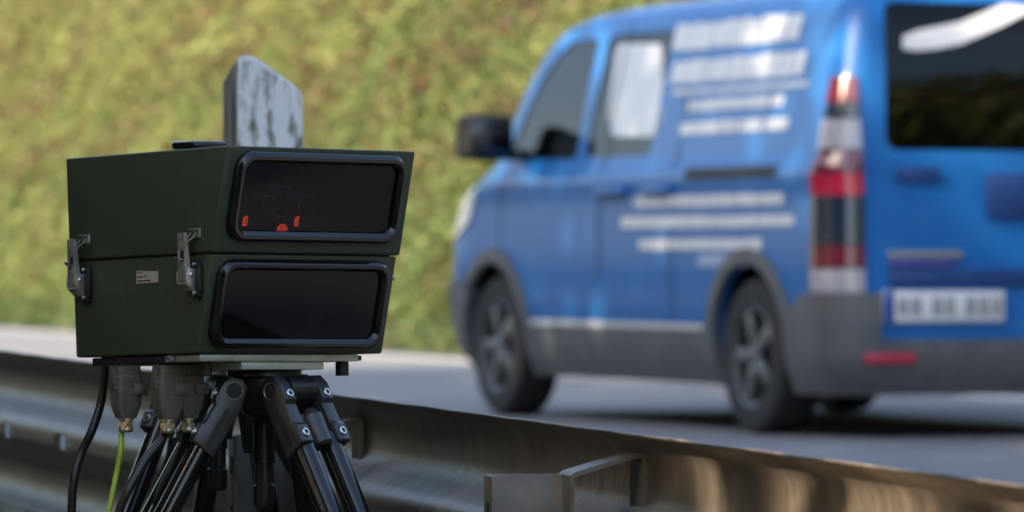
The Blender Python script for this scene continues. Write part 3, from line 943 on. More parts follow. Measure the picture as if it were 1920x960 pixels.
# ------------------------------------------------------------------ tripod (origin on its axis at the leg pivots' height)
TPX = at(495, 735, 7.66)
TGROUND = -0.35
def make_tripod():
    root = empty('tripod', (TPX.x, TPX.y, TGROUND))
    H = TPX.z - TGROUND
    s_ = 7.66 / FPX
    def z(py): return H + (735 - py) * s_
    mb = MB().lathe([(0.044, z(688)), (0.050, z(689)), (0.052, z(694)), (0.052, z(704)), (0.048, z(708))], seg=48)
    mb.build('head_plate', M['black'], root)
    mb = MB().lathe([(0.046, z(707)), (0.055, z(708)), (0.056, z(714)), (0.054, z(738)), (0.046, z(754)), (0.032, z(766)), (0.030, z(774))], seg=48)
    mb.build('hub', M['black'], root)
    mb = MB().lathe([(0.010, z(772)), (0.030, z(773)), (0.030, z(776)), (0.018, z(786)), (0.0165, z(792)), (0.0135, z(793)), (0.0135, z(796)), (0.0152, z(797)), (0.0152, z(868)), (0.0128, z(870)), (0.0128, z(910))], seg=32)
    cc = mb.build('centre_column', M['black'], root)
    mb = MB().lathe([(0.0128, z(908)), (0.0150, z(910)), (0.0150, z(940)), (0.0135, z(950)), (0.008, z(955))], seg=32)
    kn = mb.build('column_knob', M['black'], cc)
    for az in (50, -70, 170):
        # azimuth measured from "towards the camera" (-y), positive to the right
        rot = Matrix.Rotation(R(az), 4, 'Z')        # local: -y outwards, x tangent
        lg = empty('leg')
        lg.parent = root
        tilt = R(29)
        L = (H - 0.0) / math.cos(tilt)
        piv = Matrix.Translation((0, 0, H + 0.004)) @ rot @ Matrix.Translation((0, -0.060, 0)) @ Matrix.Rotation(-tilt, 4, 'X')
        # leg frame: z up the leg, -y outer face, x across
        for sx in (-1, 1):
            leg = MB()
            leg.cyl(piv @ Vector((sx * 0.0285, 0.004, -0.070)), piv @ Vector((sx * 0.0285, 0.004, -0.55)), 0.0162, seg=28)
            leg.build('upper_tube', M['blackmetal'], lg)
        low = MB()
        low.cyl(piv @ Vector((0, 0.004, -0.42)), piv @ Vector((0, 0.004, -L + 0.02)), 0.011, seg=20)
        low.build('lower_tube', M['blackmetal'], lg)
        cr_ = MB()
        cr_.box((-0.047, -0.014, -0.565), (0.047, 0.022, -0.52), 0.006, M=piv)
        cr_.build('leg_clamp', M['black'], lg)
        ft = MB().lathe([(0.006, -0.02), (0.016, 0.0), (0.017, 0.02), (0.012, 0.045)], piv @ Matrix.Translation((0, 0.004, -L + 0.012)), seg=20)
        ft.build('foot', M['rubber'], lg)
        # bracket: two cheeks with a bridge, each cheek notched
        br = MB()
        ck = [(-0.016, -0.088), (0.020, -0.094), (0.024, -0.02), (0.018, 0.014), (0.004, 0.020), (-0.011, 0.016), (-0.017, 0.002), (-0.0175, -0.022), (-0.0125, -0.028), (-0.0125, -0.056), (-0.0175, -0.062), (-0.0175, -0.086)]
        YZ = Matrix(((0, 0, 1, 0), (1, 0, 0, 0), (0, 1, 0, 0), (0, 0, 0, 1)))
        for x0, x1 in ((-0.050, -0.026), (0.026, 0.050)):
            br.prism(ck, x0, x1, bevel=0.0028, M=piv @ YZ, seg=2)
        br.box((-0.025, -0.004, -0.088), (0.025, 0.018, -0.038), 0.004, M=piv)
        # rounded ridge over the bridge
        br.lathe([(0.012, -0.090), (0.0165, -0.086), (0.0165, -0.044), (0.010, -0.034)], piv @ Matrix.Translation((0.004, -0.002, 0)), seg=24)
        bo = br.build('bracket', M['bracket'], lg, 30)
        kn_ = MB().cyl(piv @ Vector((-0.025, 0.002, 0)), piv @ Vector((0.025, 0.002, 0)), 0.0205, seg=32, bev=0.001)
        kn_.build('knuckle', M['black'], lg)
        for sx in (-1, 1):
            ax = MB()
            Mx = piv @ Matrix.Translation((sx * 0.050, 0.002, 0.0)) @ Matrix.Rotation(R(90 * sx), 4, 'Y')
            ax.lathe([(0.0105, 0.0), (0.0118, 0.0012), (0.0122, 0.0012), (0.0122, 0.0002)], Mx, seg=28, cap=False)
            ax.build('pivot_ring', M['brass'], lg)
        for sx in (-1, 1):
            pc = MB()
            pc.lathe([(0.0104, 0.0002), (0.0100, 0.0016), (0.006, 0.0018)], piv @ Matrix.Translation((sx * 0.050, 0.002, 0.0)) @ Matrix.Rotation(R(90 * sx), 4, 'Y'), seg=28)
            pc2 = MB().prism([(-0.003, -0.084), (0.004, -0.084), (0.006, -0.026), (-0.001, -0.026)], 0.0, 0.0005, M=piv @ Matrix.Translation((sx * 0.0502, 0.004, 0)) @ YZ)
            pc.build('pivot_cap', M['rubber'], lg)
            pc2.build('bracket_slot', M['rubber'], lg)
        for sx in (-1, 1):
            for zz, yo in ((-0.014, -0.0175), (-0.074, -0.0178)):
                sc_ = MB().lathe([(0.0066, 0.0), (0.0064, 0.0018), (0.0056, 0.0026), (0.0036, 0.0026), (0.0032, 0.0010)], piv @ Matrix.Translation((sx * 0.038, yo, zz)) @ Matrix.Rotation(R(90), 4, 'X'), seg=20)
                so = sc_.build('screw', M['screw'], lg)
                hx = MB().lathe([(0.0033, 0), (0.0033, 0.0012)], piv @ Matrix.Translation((sx * 0.038, yo, zz)) @ Matrix.Rotation(R(90), 4, 'X'), seg=6)
                hx.bm.verts.ensure_lookup_table()
                me_ = hx.mesh('hex')
                # joined into the screw so that each screw stays one part
                jb = bmesh.new(); jb.from_mesh(so.data); nf = len(jb.faces); jb.from_mesh(me_)
                jb.faces.ensure_lookup_table()
                for f in jb.faces[nf:]: f.material_index = 1
                jb.to_mesh(so.data); jb.free(); so.data.materials.append(M['rubber'])
    return root
TP = make_tripod()
tag(TP, 'black twin tube tripod with silver screws carrying the olive green box', 'tripod')
TP2 = copy_tree(TP)
t2 = at(408, 735, 8.25)
TP2.location = (t2.x, t2.y, TGROUND)
TP2.rotation_euler = (0, 0, R(30))
tag(TP2, 'second black twin tube tripod standing behind the first, half hidden by it', 'tripod')
# black flash unit on the rear tripod, mostly hidden by the box
t3 = at(374, 735, 8.25)
FU2 = empty('flash_unit', (t3.x, t3.y, t2.z + 0.044), (0, 0, R(38)))
tag(FU2, 'black flash unit on the rear tripod, its lid just showing over the green box', 'flash unit')
ztop = CZ + (480 - 265) * 8.25 / FPX - FU2.location.z
MB().box((-0.027, -0.027, -0.002), (0.027, 0.027, ztop - 0.011), 0.004).build('casing', M['black'], FU2)
MB().box((-0.031, -0.031, ztop - 0.012), (0.031, 0.031, ztop), 0.005, seg=3).build('lid', M['bezel'], FU2)
MB().box((-0.02, -0.0285, 0.05), (0.02, -0.0265, ztop - 0.03), 0.001).build('flash_window', M['darkwindow'], FU2)

# ------------------------------------------------------------------ plugs and cables
def plug_cable(px, pytop, pybot, Y, width, path, mat, r, names, label, cat):
    root = empty(names[0], path[-1])
    inv = Matrix.Translation(-Vector(path[-1]))
    s_ = Y / FPX
    c0 = at(px, pytop, Y)
    Mx = inv @ Matrix.Translation(c0) @ Matrix.Rotation(R(34), 4, 'Z')
    w_ = width * s_ * 0.5
    h_ = (pybot - pytop) * s_
    def ring(z, a, b): return [Mx @ Vector((x, y, z)) for x, y in rrect(-a, a, -b, b, min(a, b) * 0.35, 4)]
    mb = MB()
    mb.rings([ring(0, w_ * .9, w_ * .75), ring(-h_ * .18, w_ * .9, w_ * .75), ring(-h_ * .2, w_, w_ * .8), ring(-h_ * .58, w_, w_ * .8), ring(-h_ * .78, w_ * .92, w_ * .72), ring(-h_, w_ * .62, w_ * .58)])
    mb.box((w_ * .15, -w_ * .95, -h_ * .56), (w_ * 1.25, -w_ * .70, -h_ * .34), 0.002, M=Mx)
    pl = mb.build('plug', M['plug'], root, 30)
    # locking levers with their pins
    for sx in (-1, 1):
        mb = MB()
        mb.prism([(-w_ * .35, -h_ * .44), (w_ * .35, -h_ * .44), (w_ * .28, -h_ * .10), (-w_ * .05, -h_ * .04), (-w_ * .3, -h_ * .12)], w_ * 1.0 if sx > 0 else -w_ * 1.10, w_ * 1.10 if sx > 0 else -w_ * 1.0, bevel=0.0004,
                 M=Mx @ Matrix(((0, 0, 1, 0), (1, 0, 0, 0), (0, 1, 0, 0), (0, 0, 0, 1))))
        mb.cyl(Mx @ Vector((sx * w_ * 1.0, 0, -h_ * .30)), Mx @ Vector((sx * w_ * 1.18, 0, -h_ * .30)), w_ * .16, seg=14)
        mb.build('locking_lever', M['plug'], pl)
    gr = 13.5 * s_
    mb = MB().lathe([(gr * .95, -h_ + .001), (gr * 1.12, -h_), (gr * 1.12, -h_ - 4 * s_), (gr * .88, -h_ - 5 * s_), (gr * .88, -h_ - 8 * s_)], Mx, seg=28)
    mb.lathe([(gr * 1.1, -h_ - 8 * s_), (gr * 1.16, -h_ - 9 * s_), (gr * 1.16, -h_ - 16 * s_), (gr * 1.0, -h_ - 17 * s_)], Mx, seg=6)
    mb.lathe([(gr * 1.0, -h_ - 16 * s_), (gr * 1.02, -h_ - 22 * s_), (gr * .85, -h_ - 26 * s_), (gr * .5, -h_ - 27 * s_)], Mx, seg=28)
    mb.build('gland', M['brass'], pl, 30)
    mb = MB().tube([inv @ Vector(p) for p in path], r, seg=14, n=8)
    mb.build('cord', mat, root, 60)
    tag(root, label, cat)
    return root
def ground(p, dx=0, dy=0): return Vector((p.x + dx, p.y + dy, TGROUND + 0.012))
Y1 = 7.60
pth = [at(228, 806, Y1 + .01), at(227, 840, Y1), at(220, 880, Y1), at(210, 930, Y1 - .01), at(200, 980, Y1 - .02)]
pth += [ground(at(190, 1100, Y1), -.02, -.05), ground(at(120, 1100, Y1), -.1, -.2)]
plug_cable(236, 686, 784, Y1, 52, pth, M['green'], 0.0040, ('earth_cable',), 'green and yellow earth cable hanging from the leftmost grey plug', 'cable')
Y2 = 7.57
pth = [at(306, 808, Y2 + .01), at(300, 828, Y2), at(282, 850, Y2 - .01), at(262, 880, Y2 - .02), at(240, 920, Y2 - .03), at(222, 965, Y2 - .03)]
pth += [ground(at(205, 1100, Y2), -.02, -.06), ground(at(150, 1100, Y2), -.05, -.25)]
plug_cable(314, 684, 786, Y2, 54, pth, M['brown'], 0.0062, ('power_cable',), 'thick dark brown cable bending away from the middle grey plug', 'cable')
Y3 = 7.60
pth = [at(348, 806, Y3), at(344, 830, Y3 + .01), at(330, 860, Y3 + .02), at(300, 920, Y3 + .02), at(285, 980, Y3 + .03)]
pth += [ground(at(270, 1100, Y3), 0, .05), ground(at(220, 1100, Y3), -.05, .15)]
plug_cable(352, 684, 784, Y3, 52, pth, M['cable'], 0.0045, ('signal_cable',), 'dark cable of the grey plug half hidden behind the front left tripod leg', 'cable')
Y4 = 7.70
pth = [at(198, 670, Y4), at(196, 700, Y4), at(189, 755, Y4), at(172, 808, Y4 - .01), at(152, 850, Y4 - .01), at(139, 895, Y4 - .02), at(134, 960, Y4 - .02)]
pth += [ground(at(132, 1100, Y4), 0, 0), ground(at(60, 1100, Y4), -.1, -.1)]
root = empty('black_cable', pth[-1])
MB().tube([Vector(p) - Vector(pth[-1]) for p in pth], 0.0062, seg=14, n=8).build('cord', M['cable'], root, 60)
tag(root, 'black cable hanging in a wide curve from the rear end of the green box', 'cable')

# ------------------------------------------------------------------ the blue van
VA = R(21.4)
VF = Vector((-math.sin(VA), math.cos(VA), 0)); VL = Vector((-math.cos(VA), -math.sin(VA), 0))
VX0 = Vector(((1450 - 960) / FPX * 22.1, 22.1, 0)) - VL * 0.80 - VF * 0.78      # ground point below the middle of the tail
VM = Matrix.Identity(4)
for i in range(3):
    VM[i][0] = VF[i]; VM[i][1] = VL[i]; VM[i][2] = (0, 0, 1)[i]; VM[i][3] = VX0[i]
VAN = empty('blue_van')
VAN.matrix_world = VM
tag(VAN, 'blue van with grey bumpers and white side stripes driving away on the road', 'van')

ZS = [.20, .24, .30, .38, .47, .56, .66, .76, .85, .91, .95, .98, 1.01, 1.04, 1.07, 1.10, 1.13, 1.18, 1.26, 1.34, 1.42, 1.50, 1.57, 1.63, 1.68, 1.72, 1.75, 1.775, 1.79, 1.80]
def hw(z): return float(np.interp(z, [.2, .3, .45, .62, .95, 1.05, 1.10, 1.40, 1.64, 1.70, 1.74, 1.77, 1.79, 1.80], [.83, .875, .90, .91, .905, .912, .882, .825, .765, .745, .715, .665, .58, .46]))
def xf(z): return float(np.interp(z, [.2, .3, .42, .60, .78, .88, .95, .99, 1.03, 1.07, 1.12, 1.30, 1.50, 1.63, 1.70, 1.75, 1.78, 1.80], [4.14, 4.26, 4.33, 4.35, 4.33, 4.28, 4.20, 4.12, 4.00, 3.90, 3.81, 3.69, 3.53, 3.38, 3.22, 2.98, 2.60, 1.9]))
def xr(z): return float(np.interp(z, [.2, .3, .45, .7, 1.1, 1.4, 1.64, 1.72, 1.77, 1.79, 1.80], [.08, .02, 0, .01, .03, .07, .12, .16, .25, .38, .6]))
def plan(z, d=0.0):
    w = hw(z) + d; a = xr(z) - d; b = xf(z) + d
    rr = 0.13 + d; rf = float(np.interp(z, [.2, .9, 1.1, 1.8], [.50, .52, .40, .22])) + d
    pts = []
    def line(p, q, n): return [(p[0] + (q[0] - p[0]) * k / n, p[1] + (q[1] - p[1]) * k / n) for k in range(n)]
    def arc(cx, cy, r1, r2, a0, n): return [(cx + r1 * math.cos(R(a0 + 90 * k / n)), cy + r2 * math.sin(R(a0 + 90 * k / n))) for k in range(n)]
    rfy = min(rf * 0.9, w * .7); rfx = rf * 0.6
    pts += line((a + rr, -w), (b - rfx, -w), 24)
    pts += arc(b - rfx, -w + rfy, rfx, rfy, -90, 9)
    pts += line((b, -w + rfy), (b, w - rfy), 8)
    pts += arc(b - rfx, w - rfy, rfx, rfy, 0, 9)
    pts += line((b - rfx, w), (a + rr, w), 24)
    pts += arc(a + rr, w - rr, rr, rr, 90, 8)
    pts += line((a, w - rr), (a, -w + rr), 8)
    pts += arc(a + rr, -w + rr, rr, rr, 180, 8)
    return pts
def hull(d):
    mb = MB()
    loops = []
    for z in ZS:
        zz = z + d * (2 * (z - .2) / 1.6 - 1)
        loops.append([(x, y, zz) for x, y in plan(z, d)])
    mb.rings(loops)
    return mb.mesh('hull')
def prism_y(poly, y0=0.30, y1=1.3):
    mb = MB(); mb.prism(poly, y0, y1, M=Matrix(((1, 0, 0, 0), (0, 0, 1, 0), (0, 1, 0, 0), (0, 0, 0, 1)))); return mb.mesh('c')
def prism_x(poly, x0, x1):
    mb = MB(); mb.prism(poly, x0, x1, M=Matrix(((0, 0, 1, 0), (1, 0, 0, 0), (0, 1, 0, 0), (0, 0, 0, 1)))); return mb.mesh('c')
def mir(me):
    me2 = me.copy(); me2.transform(Matrix.Diagonal((1, -1, 1, 1))); me2.flip_normals(); return me2
def rnd(poly, r):
    """polygon with its corners rounded"""
    n = len(poly); out = []
    for i in range(n):
        p = Vector(poly[i]); a = Vector(poly[i - 1]) - p; b = Vector(poly[(i + 1) % n]) - p
        rr = min(r, a.length * .45, b.length * .45)
        A = p + a.normalized() * rr; B = p + b.normalized() * rr
        for k in range(5):
            t = k / 4; q = A * (1 - t) ** 2 + p * 2 * t * (1 - t) + B * t * t
            out.append((q.x, q.y))
    return out
def shell_piece(out_d, in_d, cutter):
    return boolean(boolean(hull(out_d), [hull(in_d)]), [cutter], 'INTERSECT')

wheels_x = (0.78, 3.58)
win_front = rnd([(3.50, 1.135), (2.68, 1.13), (2.68, 1.645), (3.02, 1.645), (3.26, 1.50)], 0.05)
win_slide = rnd([(2.58, 1.13), (1.86, 1.13), (1.86, 1.655), (2.58, 1.655)], 0.06)
win_rear_l = rnd([(0.66, 1.12), (-0.05, 1.12), (-0.05, 1.70), (0.62, 1.70)], 0.06)
win_rear_r = rnd([(-0.15, 1.12), (-0.66, 1.12), (-0.62, 1.70), (-0.15, 1.70)], 0.06)
wind = rnd([(0.66, 1.15), (-0.66, 1.15), (-0.56, 1.66), (0.56, 1.66)], 0.08)
def arch(x):
    mb = MB(); mb.cyl((x, 0.55, 0.31), (x, 1.2, 0.31), 0.375, seg=36); return mb.mesh('c')
cutters = [hull(-0.035), prism_y(win_front), mir(prism_y(win_front)), prism_y(win_slide), mir(prism_y(win_slide)), prism_x(win_rear_l, -0.3, 0.5), prism_x(win_rear_r, -0.3, 0.5), prism_x(wind, 2.9, 4.0)]
cutters += [arch(x) for x in wheels_x] + [mir(arch(x)) for x in wheels_x]
# panel gaps: thin slots along the door edges
def gap(poly, w=0.006):
    """thin closed outline slot"""
    c = Vector((sum(p[0] for p in poly) / len(poly), sum(p[1] for p in poly) / len(poly)))
    mb = MB()
    n = len(poly)
    q = [c + (Vector(p) - c) * (1 - w / max(.2, (Vector(p) - c).length)) for p in poly]
    for i in range(n):
        j = (i + 1) % n
        mb.prism([poly[i], poly[j], tuple(q[j]), tuple(q[i])], 0.84, 1.2, M=Matrix(((1, 0, 0, 0), (0, 0, 1, 0), (0, 1, 0, 0), (0, 0, 0, 1))))
    return mb.mesh('c')
body = boolean(hull(0.0), cutters)
body.materials.clear()
body.materials.append(M['blue']); body.materials.append(M['interior'])
for p in body.polygons:
    c = p.center
    z = min(1.8, max(.2, c.z))
    inside = abs(c.y) < hw(z) - 0.012 and xr(z) + 0.012 < c.x < xf(z) - 0.05 and c.z < 1.785 and p.normal.dot(Vector((c.x - 2.1, c.y, (c.z - 1.0)))) < 0
    p.material_index = 1 if inside else 0
link_mesh('body', body, [M['blue']], VAN, 30)

def pane(name, cutter, mat):
    return link_mesh(name, shell_piece(-0.006, -0.011, cutter), mat, VAN, 30)
pane('door_window', prism_y(win_front), M['carglass']); pane('door_window', mir(prism_y(win_front)), M['carglass'])
pane('sliding_window', prism_y(win_slide), M['carglass']); pane('sliding_window', mir(prism_y(win_slide)), M['carglass'])
pane('rear_window', prism_x(win_rear_l, -0.3, 0.5), M['rearglass']); pane('rear_window', prism_x(win_rear_r, -0.3, 0.5), M['rearglass'])
pane('windscreen', prism_x(wind, 2.9, 4.0), M['carglass'])

# grey lower cladding, bumpers and arch trims
def boxc(lo, hi): return MB().box(lo, hi).mesh('c')
def cyl_c(x, r): return MB().cyl((x, 0.4, 0.31), (x, 1.3, 0.31), r, seg=40).mesh('c')
sill = shell_piece(0.014, -0.02, boxc((1.20, 0.5, 0.19), (3.16, 1.2, 0.425)))
link_mesh('sill_cladding', sill, M['clad'], VAN, 30)
link_mesh('sill_cladding', mir(sill), M['clad'], VAN, 30)
rb = boolean(shell_piece(0.030, -0.03, boxc((-0.2, -1.2, 0.15), (0.55, 1.2, 0.385))), [cyl_c(.78, .36), mir(cyl_c(.78, .36))])
link_mesh('rear_bumper', rb, M['clad'], VAN, 30)
# raised corner of the rear bumper
rc = boolean(shell_piece(0.022, -0.02, prism_y(rnd([(-.2, .38), (.48, .38), (.36, .50), (.22, .565), (-.2, .565)], .03), 0.70, 1.2)), [cyl_c(.78, .36)])
link_mesh('bumper_corner', rc, M['clad'], VAN, 30)
link_mesh('bumper_corner', mir(rc), M['clad'], VAN, 30)
fb = boolean(shell_piece(0.025, -0.03, boxc((3.86, -1.2, 0.15), (4.6, 1.2, 0.60))), [cyl_c(3.58, .36), mir(cyl_c(3.58, .36))])
link_mesh('front_bumper', fb, M['clad'], VAN, 30)
for x in wheels_x:
    for sgn in (1, -1):
        ring = boolean(boolean(hull(0.018), [hull(-0.015)]), [boolean(cyl_c(x, 0.435), [MB().cyl((x, 0.3, 0.31), (x, 1.4, 0.31), 0.374, seg=40).mesh('c')])], 'INTERSECT')
        link_mesh('arch_trim', ring if sgn > 0 else mir(ring), M['clad'], VAN, 30)

def on_side(name, x0, x1, z0, z1, mat, d=0.004, nx=14, nz=4, taper=0.0, parent=None):
    """thin film on the left flank"""
    bm = bmesh.new()
    rows = []
    for k in range(nz + 1):
        z = z0 + (z1 - z0) * k / nz
        r = []
        for i in range(nx + 1):
            x = x0 + (x1 - x0) * i / nx
            r.append(bm.verts.new((x, hw(z) + d, z + taper * (x - x0))))
        rows.append(r)
    for k in range(nz):
        for i in range(nx): bm.faces.new((rows[k][i + 1], rows[k][i], rows[k + 1][i], rows[k + 1][i + 1]))
    me = bpy.data.meshes.new(name); bm.to_mesh(me); bm.free()
    return link_mesh(name, me, mat, parent or VAN, 30)
def vxz(px, py):
    """length and height of the point of the left flank seen at (px, py)"""
    k = (px - 960) / FPX
    z = 0.9
    for _ in range(6):
        o = VX0 + VL * hw(z)
        x = (k * o.y - o.x) / (VF.x - k * VF.y)
        z = min(1.74, max(0.2, CZ + (480 - py) * (o + VF * x).y / FPX))
    return x, z
def vx(px, py=480): return vxz(px, py)[0]
def vz(px, py): return vxz(px, py)[1]
for (p0, p1, y0, y1) in ((1268, 1500, 34, 86), (1262, 1508, 104, 150), (1262, 1515, 160, 170), (1290, 1470, 182, 204), (1275, 1478, 224, 248),
                         (1190, 1470, 364, 386), (1165, 1490, 404, 426), (1200, 1430, 448, 468)):
    pm = (p0 + p1) / 2
    ym = (y0 + y1) / 2
    xa, xb = vx(p1, ym), vx(p0, ym)
    za, zb = vz(pm, y1), vz(pm, y0)
    bm = bmesh.new()
    x = xa
    while x < xb - 0.01:
        w_ = min(random.uniform(0.04, 0.14), xb - x)
        q0, q1 = za + random.uniform(0, 0.06) * (zb - za), zb - random.uniform(0, 0.10) * (zb - za)
        q = [bm.verts.new((u, hw(v) + 0.004, v)) for u, v in ((x + w_, q0), (x, q0), (x, q1), (x + w_, q1))]
        bm.faces.new(q)
        x += w_ + random.choice((0.004, 0.005, 0.006, 0.012))
    me = bpy.data.meshes.new('side_lettering'); bm.to_mesh(me); bm.free()
    link_mesh('side_lettering', me, M['decal_and_reflection'], VAN)
on_side('side_stripe', vx(1400), vx(1310), vz(1350, 500), vz(1350, 476), pbr('pale_blue_film', (0.28, 0.38, 0.58), None, 0.4))
on_side('sill_strip', 1.225, 3.135, vz(1180, 614), vz(1180, 603), M['strip'], d=0.018)
on_side('door_rail', vx(1455), vx(1285), vz(1370, 334), vz(1370, 312), M['rubber'], d=0.003)
# door gaps as dark seams
for px in (1122, 1258):
    on_side('door_seam', vx(px + 1.2), vx(px - 1.2), 0.44, 1.70, M['rubber'], d=0.0025, nx=1, nz=16)
on_side('door_seam', 3.5, 3.51, 0.62, 1.08, M['rubber'], d=0.0025, nx=1, nz=8)
for px, w_ in ((1235, 26), (1150, 26)):
    mb = MB().box((vx(px + w_), hw(.95) + .002, 0.965), (vx(px - w_), hw(.95) + .035, 1.000), 0.010)
    mb.build('door_handle', M['blue'], VAN)

# tail lamps: a tall column at each rear corner, in coloured segments
segs = [(1.305, 1.405, 'red'), (1.245, 1.300, 'smoke'), (1.125, 1.240, 'clear'), (1.035, 1.120, 'red'), (0.945, 1.030, 'redbright'), (0.755, 0.940, 'smoke'), (0.665, 0.750, 'red'), (0.570, 0.660, 'clear')]
for sgn in (1, -1):
    first = None
    for z0, z1, m_ in segs:
        pc_ = shell_piece(0.016, -0.01, boxc((-0.2, 0.765, z0), (0.16, 1.2, z1)))
        if sgn < 0: pc_ = mir(pc_)
        o_ = link_mesh('tail_lamp' if first is None else 'lamp_lens', pc_, M[m_], VAN if first is None else first, 30)
        if first is None: first = o_
for y0 in (0.56, -0.78):
    MB().box((-0.036, y0, 0.295), (-0.020, y0 + 0.22, 0.335), 0.006).build('rear_reflector', M['redbright'], VAN)
# rear doors: seam, plate, film marks
MB().box((-0.006, -0.103, 0.50), (0.05, -0.097, 1.72)).build('door_seam', M['rubber'], VAN)
pl = MB().box((-0.016, 0.17, 0.455), (-0.004, 0.69, 0.575), 0.004).build('number_plate', M['decal_and_reflection'], VAN)
MB().box((-0.0185, 0.645, 0.458), (-0.0165, 0.687, 0.572), 0.0008).build('plate_band', M['plate_blue'], pl)
x = 0.63
for w_ in (0.042, 0.042, 0.0, 0.040, 0.040, 0.0, 0.042, 0.042, 0.042):
    if w_: MB().box((-0.0185, x - w_, 0.480), (-0.0165, x, 0.552), 0.0006).build('plate_character', M['plate_ink'], pl)
    x -= (w_ or 0.022) + 0.014
MB().box((-0.010, 0.06, 0.592), (0.014, 0.66, 0.660), 0.006).build('handle_recess', M['dkblue'], VAN)
MB().box((-0.014, 0.35, 0.705), (0.012, 0.66, 0.730), 0.003).build('reflective_film', M['yellow'], VAN)
MB().box((-0.013, 0.38, 0.672), (0.012, 0.66, 0.700), 0.003).build('reflective_film', M['violet'], VAN)
MB().box((-0.004, 0.02, 0.86), (0.016, 0.24, 1.035), 0.006).build('dark_film', M['dkblue'], VAN)
MB().box((0.006, 0.44, 1.00), (0.022, 0.62, 1.055), 0.004).build('badge', M['dkblue'], VAN)

# wheels
def wheel(x, y):
    sg = 1 if y > 0 else -1
    Mx = Matrix.Translation((x, y, 0.312)) @ Matrix.Rotation(R(-90 * sg), 4, 'X')
    mb = MB().lathe([(0.205, -0.095), (0.235, -0.100), (0.290, -0.094), (0.308, -0.075), (0.312, 0.0), (0.308, 0.075), (0.290, 0.094), (0.235, 0.100), (0.205, 0.095)], Mx, seg=48, cap=False)
    w_ = mb.build('wheel', M['tyre'], VAN, 40)
    MB().lathe([(0.204, 0.040), (0.01, 0.045)], Mx, seg=40).build('brake_disc', M['tyre'], w_, 35)
    mb = MB().lathe([(0.207, 0.080), (0.207, 0.094), (0.202, 0.099), (0.190, 0.092), (0.182, 0.060)], Mx, seg=40, cap=False)
    mb.lathe([(0.045, 0.05), (0.045, 0.084), (0.035, 0.090), (0.01, 0.091)], Mx, seg=24)
    for k in range(5):
        mb.box((0.03, -0.030, 0.066), (0.192, 0.030, 0.088), 0.006, M=Mx @ Matrix.Rotation(R(72 * k), 4, 'Z'))
    mb.build('rim', M['rim'], w_, 35)
for x in wheels_x:
    for y in (0.80, -0.80): wheel(x, y)
MB().box((0.45, -0.70, 0.20), (3.95, 0.70, 0.30), 0.03).build('underbody', M['interior'], VAN)
MB().box((0.1, -0.84, 0.30), (3.7, 0.84, 0.36), 0.01).build('cabin_floor', M['interior'], VAN)
# mirror on the left door
mb = MB(); mb.box((3.26, 0.93, 1.13), (3.42, 1.16, 1.33), 0.035, seg=4)
mi = mb.build('door_mirror', M['interior'], VAN, 50)
MB().box((3.30, 0.86, 1.13), (3.38, 0.95, 1.18), 0.01).build('mirror_arm', M['interior'], mi)
MB().box((3.252, 0.95, 1.15), (3.259, 1.14, 1.31), 0.002).build('mirror_glass', M['lens'], mi)
mb = MB(); mb.box((3.26, -1.16, 1.13), (3.42, -0.93, 1.33), 0.035, seg=4)
mi = mb.build('door_mirror', M['interior'], VAN, 50)
MB().box((3.30, -0.95, 1.13), (3.38, -0.86, 1.18), 0.01).build('mirror_arm', M['interior'], mi)
# headlamps
for sgn in (1, -1):
    pc_ = shell_piece(0.010, -0.02, prism_y(rnd([(3.88, .86), (4.2, .74), (4.5, .70), (4.5, .95), (4.05, 1.02), (3.78, 1.01)], .03), 0.45, 1.2))
    if sgn < 0: pc_ = mir(pc_)
    link_mesh('headlamp', pc_, M['headlamp'], VAN, 30)
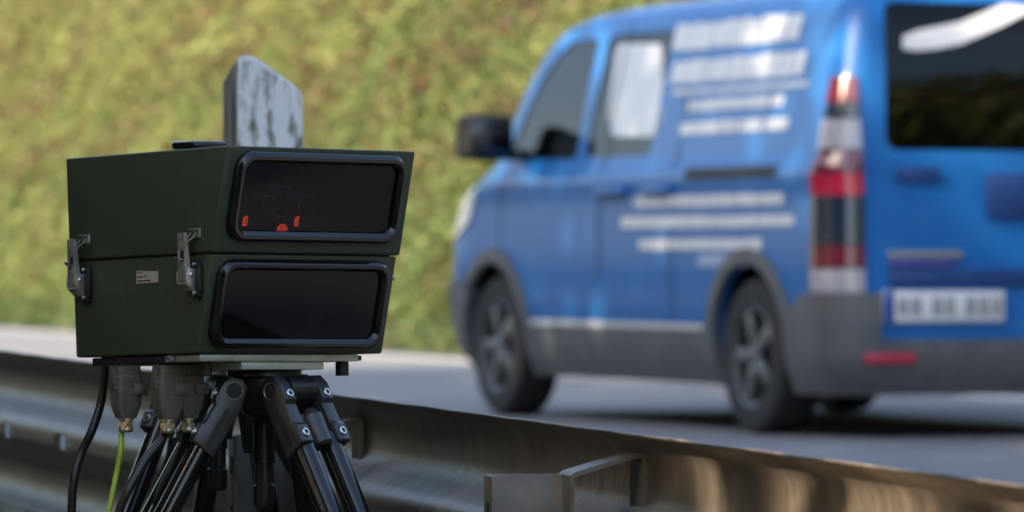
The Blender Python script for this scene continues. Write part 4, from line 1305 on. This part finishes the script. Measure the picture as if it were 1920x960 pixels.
# seats, and a pale reflection painted onto the sliding window
for y in (0.38, -0.38):
    mb = MB(); mb.box((2.15, y - .24, 0.55), (2.65, y + .24, 0.72), .05); 
    mb.box((2.05, y - .23, 0.68), (2.20, y + .23, 1.22), .05); mb.box((2.06, y - .12, 1.25), (2.17, y + .12, 1.44), .04)
    mb.build('seat', M['interior'], VAN, 50)
def side_patch(name, pts, mat, d):
    """rounded patch on the flank, given by points of the flank (x, z)"""
    bm = bmesh.new()
    c = Vector((sum(p[0] for p in pts) / len(pts), sum(p[1] for p in pts) / len(pts)))
    rings = []
    for f in (1.0, .66, .33):
        rings.append([bm.verts.new((c.x + (p[0] - c.x) * f, hw(c.y + (p[1] - c.y) * f) + d, c.y + (p[1] - c.y) * f)) for p in pts])
    n = len(pts)
    for i in range(2):
        for k in range(n): bm.faces.new((rings[i][k], rings[i][(k + 1) % n], rings[i + 1][(k + 1) % n], rings[i + 1][k]))
    bm.faces.new(rings[2])
    bmesh.ops.recalc_face_normals(bm, faces=bm.faces)
    me = bpy.data.meshes.new(name); bm.to_mesh(me); bm.free()
    return link_mesh(name, me, mat, VAN, 30)
side_patch('window_reflection', rnd([vxz(1146, 256), vxz(1232, 256), vxz(1244, 220), vxz(1243, 82), vxz(1158, 82), vxz(1140, 220)], .05), M['decal_and_reflection'], 0.0)  # pale reflection laid on the pane as white colour
mb = MB().box((3.30, -0.62, 0.90), (3.72, 0.62, 1.10), .05)
mb.build('dashboard', M['interior'], VAN, 50)
# light reflection painted as a white band curving over the rear glass
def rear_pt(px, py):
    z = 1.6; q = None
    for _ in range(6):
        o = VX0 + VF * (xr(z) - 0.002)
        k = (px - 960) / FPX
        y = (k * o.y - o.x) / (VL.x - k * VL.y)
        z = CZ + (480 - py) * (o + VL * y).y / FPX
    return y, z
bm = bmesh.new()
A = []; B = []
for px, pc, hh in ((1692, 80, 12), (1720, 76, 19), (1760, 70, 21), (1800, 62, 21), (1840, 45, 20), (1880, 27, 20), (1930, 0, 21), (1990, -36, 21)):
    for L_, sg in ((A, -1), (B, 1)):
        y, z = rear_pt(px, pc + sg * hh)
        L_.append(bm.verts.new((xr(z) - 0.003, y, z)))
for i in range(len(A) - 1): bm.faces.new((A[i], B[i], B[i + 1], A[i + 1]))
me = bpy.data.meshes.new('rear_reflection'); bm.to_mesh(me); bm.free()
link_mesh('rear_reflection', me, M['decal_and_reflection'], VAN, 30)
